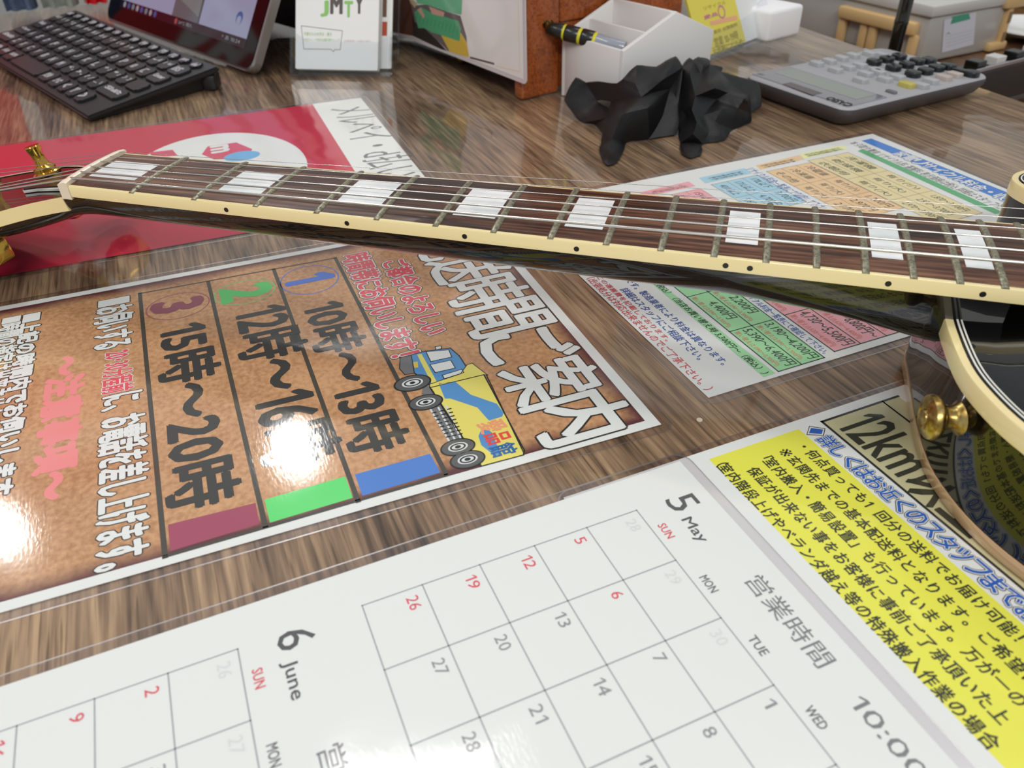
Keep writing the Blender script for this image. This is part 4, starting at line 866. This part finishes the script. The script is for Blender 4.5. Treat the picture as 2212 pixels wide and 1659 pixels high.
# ------------------------------------------------------------------ pen holder, marker
PW = mat('holder_white', '#e3e0de', rough=.4)
G0 = at(1213, 205, .0004); hP = .0478; P1_ = at(1347, 112, hP); dA = V((P1_.x - G0.x, P1_.y - G0.y, 0)); wP = dA.length; dA.normalize(); dB = V((-dA.y, dA.x, 0))
MP = Matrix(((dA.x, dB.x, 0, G0.x), (dA.y, dB.y, 0, G0.y), (0, 0, 1, G0.z), (0, 0, 0, 1))); MPi = MP.inverted()
q1 = MPi @ onv(1463, 25, P1_, (dA.x, dA.y, 0)); q2 = MPi @ onv(1543, 64, P1_, (dA.x, dA.y, 0)); q3 = MPi @ onv(1532, 123, P1_, (dA.x, dA.y, 0))
prof_ = [(0, 0), (q2.y, 0), (q2.y, q2.z), (q1.y, q1.z), (0, hP)]
hd = empty('pen_holder', 'white slanted two compartment pen holder behind the black gloves', 'pen holder', MP)
def yz(poly, x0, x1, m, name, bev=.0012):
    q = MB(); q.prism(poly, x0, x1, m, bev, 2, Matrix(((0, 0, 1, 0), (1, 0, 0, 0), (0, 1, 0, 0), (0, 0, 0, 1)))); return obj(name, q, hd, 40)
t_ = .0035
yz(prof_, 0, t_, PW, 'side_wall'); yz(prof_, wP - t_, wP, PW, 'side_wall')
m_ = MB(); m_.box((t_, 0, 0), (wP - t_, t_, hP), PW, .0008); obj('front_wall', m_, hd, 40)
m_ = MB(); m_.box((t_, t_, 0), (wP - t_, q2.y, .003), PW); obj('bottom', m_, hd)
slope = (q1.z - hP) / q1.y; ymid = q1.y * .47
m_ = MB(); m_.box((t_, ymid, .003), (wP - t_, ymid + .003, hP + slope * ymid - .001), PW, .0006); obj('divider', m_, hd, 40)
m_ = MB(); m_.box((t_, q1.y - .003, .003), (wP - t_, q1.y, q1.z), PW, .0006); obj('back_wall', m_, hd, 40)
yz([(q1.y, q1.z - .003), (q1.y, q1.z), (q2.y, q2.z), (q2.y, q2.z - .003)], t_, wP - t_, PW, 'rear_slope', 0)
yz([(q2.y - .003, .003), (q2.y, .003), (q2.y, q2.z - .002), (q2.y - .003, q2.z - .002)], t_, wP - t_, PW, 'rear_wall', 0)
# marker lying on the front rim
pe1 = at(1350, 104, .0435); pe0 = V((*onv(1183, 60, (G0.x - .012, G0.y - .004, 0), (dB.x, dB.y, 0)),))
dM = (pe0 - pe1).normalized(); LM = (pe0 - pe1).length
MM_ = axis_M(pe1, dM)
mk = empty('marker_pen', 'black and yellow marker pen lying over the front rim of the white pen holder', 'marker', MM_)
MKB = mat('marker_black', '#141414', rough=.3, coat=.4); MKY = mat('marker_yellow', '#d8d028', rough=.4); MKC = mat('marker_clear', '#9aa0aa', rough=.15, coat=.6)
r_ = .0056
def seg(name, a, b, r0, r1, m): q = MB(); q.lathe([(r0 * .96, LM * a), (r0, LM * a + .0006), (r1, LM * b - .0006), (r1 * .96, LM * b)], m, None, 20); return obj(name, q, mk, 40)
seg('barrel', 0, .36, r_ * .9, r_, MKC); seg('yellow_band', .36, .40, r_ * 1.05, r_ * 1.05, MKY); seg('grip', .40, .55, r_ * 1.15, r_ * 1.15, MKB); seg('yellow_band', .55, .59, r_ * 1.1, r_ * 1.1, MKY); seg('grip', .59, .76, r_ * 1.15, r_ * 1.12, MKB); seg('yellow_band', .76, .79, r_ * 1.05, r_ * 1.05, MKY); seg('cap', .79, 1.0, r_ * 1.1, r_ * .8, MKB)
for i in range(5): 
    q = MB(); q.box((-.0015, -r_ * 1.0, LM * (.06 + i * .055)), (.0015, -r_ * .93, LM * (.06 + i * .055) + .002), MKB); obj('barrel_print', q, mk)

# ------------------------------------------------------------------ black gloves
GLV = mat('nitrile_black', '#09090b', rough=.45, spec=.45, bump=.2, bscale=500)
def atY(x, y, Yv): return onv(x, y, (0, Yv, 0), (0, 1, 0))
def glove(pts, loops, holes, ridges, label, back, seed):
    n = len(pts); vs2 = [V((p[0], -p[1])) for p in pts]
    ed = [(l[i], l[(i + 1) % len(l)]) for l in loops + holes for i in range(len(l))] + ridges
    res = delaunay_2d_cdt(vs2, ed, [], 1, 1e-5)
    ov, oe, of, orig = res[0], res[1], res[2], res[3]
    hp = [[vs2[i] for i in h] for h in holes]
    def inside(c, P):
        r = False
        for i in range(len(P)):
            a, b = P[i - 1], P[i]
            if (a.y > c.y) != (b.y > c.y) and c.x < (b.x - a.x) * (c.y - a.y) / (b.y - a.y) + a.x: r = not r
        return r
    F_ = []
    for f in of:
        c = sum((ov[i] for i in f), V((0, 0))) / len(f)
        if not any(inside(c, h) for h in hp): F_.append(tuple(orig[i][0] for i in f))
    P3 = [(at(p[0], p[1], .0012) if p[2] is None else atY(*p)) for p in pts]
    for p in P3: p.z = max(p.z, .001)
    bnd = set(i for l in loops + holes for i in l)
    B3 = []
    for i, p in enumerate(P3):
        d = (p - CAM).normalized(); k = back * (1 if i not in bnd else .55)
        if p.z + d.z * k < .001: k = max(.0, (.001 - p.z) / d.z)
        q = p + d * max(k, .0015); q.z = max(q.z, .0006); B3.append(q)
    b = bmesh.new(); va = [b.verts.new(p) for p in P3]; vb = [b.verts.new(p) for p in B3]
    cnt = {}
    for f in F_:
        b.faces.new([va[i] for i in f]); b.faces.new([vb[i] for i in f][::-1])
        for i in range(len(f)): e = (f[i], f[(i + 1) % len(f)]); cnt[e] = 1
    for (i, j) in list(cnt):
        if (j, i) not in cnt: b.faces.new((va[j], va[i], vb[i], vb[j]))
    bmesh.ops.recalc_face_normals(b, faces=b.faces)
    bmesh.ops.subdivide_edges(b, edges=b.edges[:], cuts=3, use_grid_fill=True, smooth=.2)
    bmesh.ops.triangulate(b, faces=b.faces[:])
    b.normal_update()
    for v in b.verts:
        w_ = noise.ridged_multi_fractal(v.co * 38 + V((seed, 0, 0)), 1.0, 2.0, 3, 1.0, 2.0) if False else noise.noise(v.co * 60 + V((seed, 0, 0))) + .6 * abs(noise.noise(v.co * 130 + V((0, seed, 0))))
        v.co += v.normal * w_ * .0013; v.co.z = max(v.co.z, .0008)
    bmesh.ops.smooth_vert(b, verts=b.verts[:], factor=.12, use_axis_x=True, use_axis_y=True, use_axis_z=True)
    m_ = MB(); m_.bm(b, GLV); o = obj('glove', m_, None, 33); tag(o, label, 'glove', None); return o
LP = [(1244, 169, .634), (1218, 216, .625), (1260, 272, .602), (1281, 279, .598), (1266, 180, .628), (1294, 176, .612), (1333, 180, .594), (1289, 217, .609), (1321, 219, .597), (1315, 234, .594), (1302, 287, .570),
      (1346, 171, .590), (1376, 142, .596), (1418, 145, .606), (1460, 122, .617), (1475, 145, .614), (1466, 225, .594), (1460, 291, None), (1354, 307, None), (1398, 233, .560), (1344, 246, .556), (1299, 347, .527), (1314, 357, None), (1334, 351, None), (1322, 300, .545), (1432, 172, .592), (1298, 318, .545), (1345, 330, .544), (1372, 180, .580), (1310, 255, .575), (1400, 300, None), (1430, 250, .584), (1240, 247, .612), (1385, 210, .570), (1450, 190, .606), (1318, 330, .532)]
glove(LP, [[1, 0, 4, 5, 6, 11, 12, 13, 14, 15, 16, 17, 30, 18, 27, 23, 22, 21, 26, 10, 3, 2, 32]], [[7, 8, 9]], [(14, 25), (25, 33), (33, 19), (19, 20), (20, 9), (19, 18), (1, 7), (22, 35)], 'crumpled black glove on the left, one finger folded over in a loop', .014, 1.7)
RP = [(1472, 148, .624), (1489, 127, .630), (1498, 131, .626), (1508, 122, .634), (1531, 129, .636), (1534, 139, .630), (1558, 146, .640), (1558, 155, .634), (1601, 169, .636), (1633, 177, .634), (1643, 198, .622), (1643, 229, .610), (1622, 243, .602), (1620, 264, None), (1564, 302, None), (1518, 310, None), (1512, 335, None), (1492, 342, None), (1472, 333, None), (1465, 289, .570), (1468, 225, .592),
      (1490, 160, .606), (1530, 175, .600), (1572, 200, .596), (1502, 208, .580), (1545, 262, .566), (1592, 235, .586), (1495, 238, .566), (1497, 290, .546), (1600, 196, .618), (1520, 250, .570), (1470, 310, .55), (1520, 140, .620), (1548, 215, .592), (1583, 280, None), (1620, 205, .616), (1515, 160, .616), (1545, 190, .585), (1585, 185, .622), (1560, 235, .572), (1605, 215, .588), (1505, 265, .552), (1485, 255, .574), (1530, 290, .556)]
glove(RP, [[0, 1, 2, 3, 4, 5, 6, 7, 8, 9, 10, 11, 12, 13, 34, 14, 15, 16, 17, 18, 31, 19, 20]], [], [(21, 24), (24, 33), (33, 26), (27, 41), (41, 28), (22, 37), (37, 23), (39, 26)], 'bunched up black glove on the right, crumpled beside the grey calculator', .014, 5.3)

# ------------------------------------------------------------------ desk calculator
cz = .0158
Ft, Lt, Rt = at(1830, 238, cz), at(1610, 160, cz), at(2145, 163, cz)
cex = V((Rt.x - Ft.x, Rt.y - Ft.y, 0)); CL = cex.length; cex.normalize(); cey = V((-cex.y, cex.x, 0)); CWd = (Lt - Ft).dot(cey)
fr = Print(V((Ft.x, Ft.y, 0)), cey, -cex).start(cz)          # reading frame: right = away from camera, up = towards the display end
calc = empty('desk_calculator', 'grey desk calculator with dark round number keys at the right of the counter', 'calculator', fr.M)
CG = mat('calc_grey', '#a2a2a6', rough=.4, spec=.5); CD = mat('calc_side', '#4b484a', rough=.45); CK = mat('calc_key_black', '#1d2022', rough=.25, coat=.4); CKG = mat('calc_key_grey', '#a9abae', rough=.35)
out = rrect(0, CWd, -CL, 0, .010)
def sc_(P, k): return [V(((p[0] - CWd / 2) * (1 - k / (CWd / 2)) + CWd / 2, (p[1] + CL / 2) * (1 - k / (CL / 2)) - CL / 2, 0)) for p in P]
m_ = MB(); m_.loft([[q + V((0, 0, z)) for q in sc_(out, k)] for k, z in ((.008, .0006), (.004, .004), (.0008, .0095), (0, .0125), (.0004, .0142))], CD); obj('lower_case', m_, calc, 50)
m_ = MB(); m_.loft([[q + V((0, 0, z)) for q in sc_(out, k)] for k, z in ((.0004, .0142), (.0014, .0156), (.003, .0158))], CG); obj('top_plate', m_, calc, 50)
pl = [fr.loc(G5(*q), cz) for q in ((1960, 825), (1290, 960), (180, 560), (720, 440))]
pl = [(.0045, -.046), (.0045, -.0055), (CWd - .0045, -.0055), (CWd - .0045, -.046)]
m_ = MB(); m_.prism(pl, .0158, .0166, mat('display_panel', '#8a8a92', rough=.06, coat=1), .0004, 1); obj('display_panel', m_, calc, 30)
fr.z = .0167; fr.mb = MB()
fr.rect(.012, CWd - .012, -.042, -.022, mat('lcd', '#8d958c', rough=.15, coat=1), 0); obj('lcd', fr.mb, calc, fix=False); fr.mb = MB()
sp_ = [fr.loc(G5(*q), .0167) for q in ((500, 670), (600, 650), (980, 780), (860, 805))]
fr.poly(sp_, mat('solar_cell', '#3a2228', rough=.1, coat=1), 1, raw=True); obj('solar_cell', fr.mb, calc, fix=False); fr.mb = MB()
fr.T('CASIO', [G5(1030, 840), G5(1080, 825), G5(1320, 915), G5(1280, 935)], mat('calc_text', '#26262a', rough=.4), 1, .05)
fr.T('12 DIGITS', [G5(190, 550), G5(215, 545), G5(290, 562), G5(260, 568)], mat('calc_text', '#26262a', rough=.4), 1); obj('printing', fr.mb, calc, fix=False)
def ckey(c, w, h, mt, rnd, hz=.0035, name='key'):
    m_ = MB(); m_.prism([(x + c[0], y + c[1]) for x, y in rrect(-w / 2, w / 2, -h / 2, h / 2, min(w, h) * rnd, 4)], .0156, .0158 + hz, mt, .0009, 2); return obj(name, m_, calc, 40)
KZ = .019
blacks = [G6(*q) for q in ((60, 870), (340, 950), (620, 1040), (240, 832), (530, 910), (800, 1000), (420, 795), (680, 862), (960, 955), (850, 850), (1130, 932), (1460, 1035))]
for q in blacks: ckey(fr.loc(q, KZ), .0125, .0105, CK, .42, .0042)
ckey(fr.loc(G6(1290, 985), KZ), .013, .006, CK, .4, .003)
greys = [G5(*q) for q in ((915, 405), (1140, 480), (1065, 375), (1290, 450), (1210, 340), (1430, 425), (1350, 308), (1500, 525), (1650, 510), (1730, 590), (1880, 565), (1440, 600))] + [G6(*q) for q in ((740, 1200), (880, 1135), (100, 985), (170, 760), (0, 745))]
for i, q in enumerate(greys): ckey(fr.loc(q, KZ), .0115, .0075, CKG, .25)
for q in (G6(1070, 1085), G6(1225, 1045)): ckey(fr.loc(q, KZ), .0115, .0075, mat('calc_key_pink', '#b5a8a2', rough=.35), .25)
ckey(fr.loc(G6(540, 1185), KZ), .0125, .0085, mat('calc_key_yellow', '#b9ae5c', rough=.35), .25)
ckey(fr.loc(G5(1810, 725), KZ), .009, .004, mat('calc_slider', '#6d6d72', rough=.4), .3, .002, 'slider')
ckey(fr.loc(G5(1660, 262), KZ), .034, .004, CG, .3, .001, 'slider_bar')

# ------------------------------------------------------------------ card stand with yellow and white leaflets
ya, yb = at(1533, 136), at(1670, 83); ex = (yb - ya).normalized(); nb = V((-ex.y, ex.x, 0)); TY = math.radians(24)
fr = Print(ya - ex * .01 + V((0, 0, .0004)), ex, V((0, 0, math.cos(TY))) + nb * math.sin(TY)).start(0)
yw = (yb - ya).length + .01
st = empty('card_stand', 'clear card stand behind the white pen holder', 'card stand', fr.M); Mi = fr.M.inverted()
m_ = MB(); m_.prism([(0, 0), (yw, 0), (yw, .034), (yw - .003, .039), (yw - .016, .036), (yw - .022, .029), (.012, .022), (0, .026)], 0, .0018, ACRYL); obj('front_plate', m_, st)
m_ = MB(); m_.prism(rrect(0, yw, .0075, .09, .005), -.012, -.0104, ACRYL); obj('back_plate', m_, st)
base = [fr.w(0, 0, 0), fr.w(yw, 0, 0), fr.w(yw, 0, 0) + nb * .03, fr.w(0, 0, 0) + nb * .03]
m_ = MB(); m_.loft([[Mi @ q for q in base], [Mi @ (q + V((0, 0, .002))) for q in base]], ACRYL); obj('base_plate', m_, st)
xa = fr.loc(A2(1775, 380))[0]; xl = .002
xt = fr.loc(A2(1660, 0))[0]
def leaf(poly, zz, th, paper, label):
    f2 = Print(fr.w(0, 0, zz), fr.ex, fr.ey).start(0); c = empty('leaflet', label, 'leaflet', f2.M); q = MB(); q.prism(poly, -th, -.0001, paper); obj('card_stock', q, c); return f2, c
YP = mat('leaf_yellow_pale', '#e8d95a', rough=.55)
f2, c = leaf([(xl, .0062), (xa, .0062), (xt, .10), (xl - .006, .10)], -.0012, .0022, YP, 'yellow printed leaflet in the clear stand behind the pen holder')
lt_ = mat('leaf_olive', '#a89a3c', rough=.6)
f2.poly([A2(1475, 165), A2(1680, 118), A2(1690, 150), A2(1480, 195)], mat('leaf_salmon', '#eeb08a', rough=.6), 2)
f2.T('リサイクル', [A2(1430, 75), A2(1440, 55), A2(1600, 30), A2(1560, 10)], lt_, 2)
f2.T('愛品', [A2(1430, 130), A2(1530, 110), A2(1440, 150), A2(1530, 90)], mat('leaf_mauve', '#c87a9a', rough=.6), 2, .04); f2.ring(A2(1565, 92), .006, .006, .0015, mat('leaf_mauve', '#c87a9a', rough=.6), 2)
for t, pts in (('買取 出張無料', ((1500, 235), (1670, 180), (1690, 200), (1510, 255))), ('営業 10-19時', ((1505, 295), (1690, 260), (1695, 300), (1515, 350))), ('お気軽にどうぞ', ((1495, 378), (1720, 328), (1730, 345), (1500, 398)))): f2.T(t, [A2(*q) for q in pts], lt_, 2, .02)
f2.line(A2(1490, 372), A2(1745, 312), .0004, lt_, 2); obj('printing', f2.mb, c, fix=False)
f2, c = leaf([(xa - .02, .0056), (yw - .003, .0056), (yw - .003, .024), (yw - .012, .048), (yw - .020, .098), (xa - .03, .098)], -.004, .002, PAPER, 'plain white leaflet tucked behind the yellow one in the clear stand')
# white sponge block behind it
s0, s1 = at(1655, 96), at(1727, 78); ex = V((s1.x - s0.x, s1.y - s0.y, 0)); sl = ex.length; ex.normalize(); ey = V((-ex.y, ex.x, 0))
m_ = MB(); m_.box((0, 0, .001), (sl * 1.0, .07, .030), mat('sponge_white', '#f1f0f2', rough=.95, bump=.4, bscale=700), .004, 3); b_ = obj('sponge', m_, None, 40)
b_.matrix_world = Matrix(((ex.x, ey.x, 0, s0.x), (ex.y, ey.y, 0, s0.y), (0, 0, 1, 0), (0, 0, 0, 1))); tag(b_, 'white melamine sponge block on the counter beside the card stand', 'sponge')

# ------------------------------------------------------------------ beyond the right edge of the counter
ZS = -.06
sh = MB(); rt = [V((.455, .70, 0)), V((1.5, 1.02, 0)), V((1.2, 1.9, 0)), V((.28, 1.55, 0)), V((.36, 1.12, 0))]
sh.prism([p.xy for p in rt], ZS - .02, ZS, CAB if False else wood('shelf_wood', '#3a261a', '#6a4730', '#84603f', .3, .4), .001); shelf = empty('side_shelf', 'lower brown shelf beyond the right edge of the counter', 'shelf'); obj('shelf_top', sh, shelf)
sh = MB(); sh.box((.5, .95, -.757), (1.1, 1.45, ZS - .0205), mat('shelf_carcass', '#2a211b', rough=.6)); obj('shelf_carcass', sh, shelf)
BINM = mat('bin_plastic', '#b4b0aa', rough=.3, coat=.3, alpha=1); TAN = mat('bin_tan', '#d8b47e', rough=.45)
bA, bB = at(1985, 140, ZS), at(2158, 106, ZS); ex = (bB - bA); bw = ex.length; ex.normalize(); ey = V((-ex.y, ex.x, 0))
fr = Print(bA + V((0, 0, .0006)), ex, V((0, 0, 1))).start(.0004)
bn = empty('storage_bin', 'grey translucent storage bin with tan end handles and a paper label', 'bin', fr.M)
bh = fr.loc((2150, 14))[1]; bd = .30
def bx(lo, hi, m, name, bev=.002): q = MB(); q.box(lo, hi, m, bev); return obj(name, q, bn, 40)
bx((0, 0, -bd), (bw * .93, bh, 0), BINM, 'tub', .004)
bx((-.004, bh, -bd - .004), (bw * .93, bh + .012, .003), mat('bin_rim', '#c6c3be', rough=.35), 'rim')
bx((bw * .80, -.0, -.02), (bw * 1.03, .010, .006), TAN, 'handle_foot', .003); bx((bw * .93, 0, -.03), (bw * 1.0, bh, .004), TAN, 'end_frame', .003); bx((bw * .85, bh - .004, -.05), (bw * 1.14, bh + .018, .008), TAN, 'handle_top', .004)
m_ = MB()
for z0_, z1_ in ((.15, .4), (.6, .85)): m_.box((bw * .945, bh * z0_, .0035), (bw * .985, bh * z1_, .0046), mat('bin_slot', '#8e7450', rough=.6))
obj('frame_slots', m_, bn)
# label
L_ = [fr.loc(G6(*q), .0004) for q in ((1060, 285), (1520, 175), (1480, 640), (1025, 760))]
fr.z = .0008; fr.poly(L_, mat('label_paper', '#d3d3dc', rough=.6), 0, raw=True)
fr.poly([G6(1190, 235), G6(1420, 190), G6(1440, 275), G6(1150, 350)], mat('label_green', '#4e9f82', rough=.5), 2)
for t in range(4): fr.line(G6(1090, 530 + t * 48), G6(1480, 430 + t * 45), .0006, mat('label_rule', '#b9b9c6', rough=.6), 2)
fr.T('A', [G6(1090, 470), G6(1140, 460), G6(1100, 500), G6(1150, 490)], mat('label_ink', '#7c7c84', rough=.6), 2); obj('label', fr.mb, bn, fix=False)
# left end: arched tan handle on the bin's near left face
f3 = Fr(fr.o, ey * -1, V((0, 0, 1)))
hl = [f3.loc(q, .004) for q in ((1815, 42), (1985, 58))]
Mh = bn.matrix_world.inverted() @ f3.M
def arc(name, lo, hi): q = MB(); q.box(lo, hi, TAN, .003, 2, Mh); return obj(name, q, bn, 40)
x0_, x1_ = sorted((hl[0][0], hl[1][0]))
arc('side_handle', (x0_, bh * .58, .0), (x1_, bh * .86, .012))
for t in (0, .30, .42, .93): arc('handle_leg', (x0_ + (x1_ - x0_) * t, .0, .0), (x0_ + (x1_ - x0_) * t + .012, bh * .6, .008))
# black pole
pb = at(1934, 100, 0); m_ = MB(); rr = .0062; ft = V((pb.x, pb.y, 0))
m_.lathe([(rr * 3, -.7595), (rr * 3, -.75), (rr, -.745), (rr, .02), (rr * 1.05, .021), (rr * 1.05, .024), (rr, .025), (rr, .075), (rr * 1.06, .076), (rr * 1.06, .08), (rr, .081), (rr, .9)], mat('pole_black', '#15130f', rough=.18, coat=.6), Matrix.Translation(ft), 20)
tag(obj('metal_pole', m_, None, 40), 'glossy black upright pole standing in front of the storage bin', 'pole')
# chrome-edged rail with boxes beside the counter
ra, rb_ = at(2105, 152, -.012), at(2240, 118, -.012); ex = (rb_ - ra).normalized(); ey = V((-ex.y, ex.x, 0)); MR = Matrix(((ex.x, ey.x, 0, ra.x), (ex.y, ey.y, 0, ra.y), (0, 0, 1, 0), (0, 0, 0, 1)))
rl = empty('wire_rail', 'dark shelf rail with a bright metal edge just beyond the counter corner', 'rail', MR)
m_ = MB(); m_.box((-.01, 0, -.016), (.35, .003, -.012), mat('rail_chrome', '#d5d2d6', rough=.12, metal=1), .0006); obj('bright_edge', m_, rl)
m_ = MB(); m_.box((-.01, .0005, -.05), (.35, .028, -.0165), mat('rail_dark', '#14110f', rough=.3, coat=.5), .001); obj('rail_body', m_, rl)
for i in range(5):
    m_ = MB(); m_.box((.01 + i * .03, .004, -.0160), (.024 + i * .03, .018, -.0075), mat('rail_box', '#c9c6c2', rough=.5) if i % 2 else mat('rail_dark', '#14110f', rough=.3), .001); obj('price_clip', m_, rl)
# white bowl at the right edge
pw = at(2236, 82, ZS); m_ = MB(); m_.lathe([(.012, ZS + .0006), (.05, ZS + .008), (.062, ZS + .014), (.060, ZS + .0155), (.045, ZS + .010), (.005, ZS + .006)], mat('dish_white', '#eeeeec', rough=.3, coat=.5), Matrix.Translation((pw.x, pw.y, 0)), 32)
tag(obj('dish', m_, None, 40), 'shallow white dish on the lower shelf at the right edge', 'dish')
# olive box behind it
m_ = MB(); q = at(2190, 60, ZS); m_.box((q.x + .02, q.y + .12, ZS + .0006), (q.x + .3, q.y + .3, ZS + .05), mat('box_olive', '#8a6a1e', rough=.6), .003); tag(obj('box', m_, None, 40), 'ochre box on the lower shelf behind the white dish', 'box')
m_ = MB(); q = at(2196, 30, ZS); m_.box((q.x + .02, q.y + .14, ZS + .051), (q.x + .3, q.y + .32, ZS + .12), mat('box_black', '#121212', rough=.5), .003); tag(obj('box', m_, None, 40), 'black box stacked on the ochre box at the right edge', 'box')

# ------------------------------------------------------------------ beyond the far left edge: red banner, folded cloth
REDB = mat('banner_red', '#d0101e', rough=.45, coat=.2)
bp0 = V((-.655, 1.12, 0)); bdir = V((-.93, -.37, 0)).normalized()
fr = Print(bp0 + V((0, 0, .001)), bdir * -1, V((0, 0, 1))).start(.0006)
bnr = empty('red_banner', 'red banner with white lettering standing at the far left of the counter', 'banner', fr.M)
m_ = MB(); m_.prism([(-.75, 0), (-.006, 0), (-.02, .80), (-.75, .80)], -.003, 0, REDB); obj('cloth_panel', m_, bnr)
fr.rect(-.74, -.03, .66, .72, mat('banner_white', '#eceaea', rough=.5), 1)
put_text(fr.mb, '買取', (-.40, -.10, .06, .24), mat('banner_white', '#eceaea', rough=.5), .0008, .03); obj('lettering', fr.mb, bnr, fix=False)
def cloth(name, x0, y0, x1, y1, Y0, h, m, label, cat):
    a, b = at(x0, y0), at(x1, y1); ex = V((b.x - a.x, b.y - a.y, 0)); w = ex.length; ex.normalize(); ey = V((-ex.y, ex.x, 0))
    q = MB(); rings = []
    for i in range(9):
        x = w * i / 8; zt = h * (1 + .06 * math.sin(i * 2.1)); bulge = .006 * math.sin(i * 1.7)
        rings.append([V((x, -.0 + bulge, .001)), V((x, .02, .001)), V((x, .025 + bulge * .5, zt * .8)), V((x, .014, zt)), V((x, .004 + bulge, zt * .85))])
    q.loft(rings, m); o = obj(name, q, None, 40); o.matrix_world = Matrix(((ex.x, ey.x, 0, a.x), (ex.y, ey.y, 0, a.y), (0, 0, 1, 0), (0, 0, 0, 1))); tag(o, label, cat)
cloth('folded_cloth', 15, 27, 78, 22, 0, .16, mat('denim_blue', '#55647e', rough=.9, noise_c='#46556f', nscale=120), 'blue grey folded cloth at the far edge of the counter, left', 'cloth')
cloth('folded_cloth', 94, 20, 168, 14, 0, .16, mat('cloth_grey', '#8f958c', rough=.9, noise_c='#7c8078', nscale=90), 'pale grey green folded cloth at the far edge, right of the blue one', 'cloth')
cloth('red_package', 190, 12, 236, 6, 0, .16, REDB, 'red package at the far edge just left of the tablet screen', 'package')
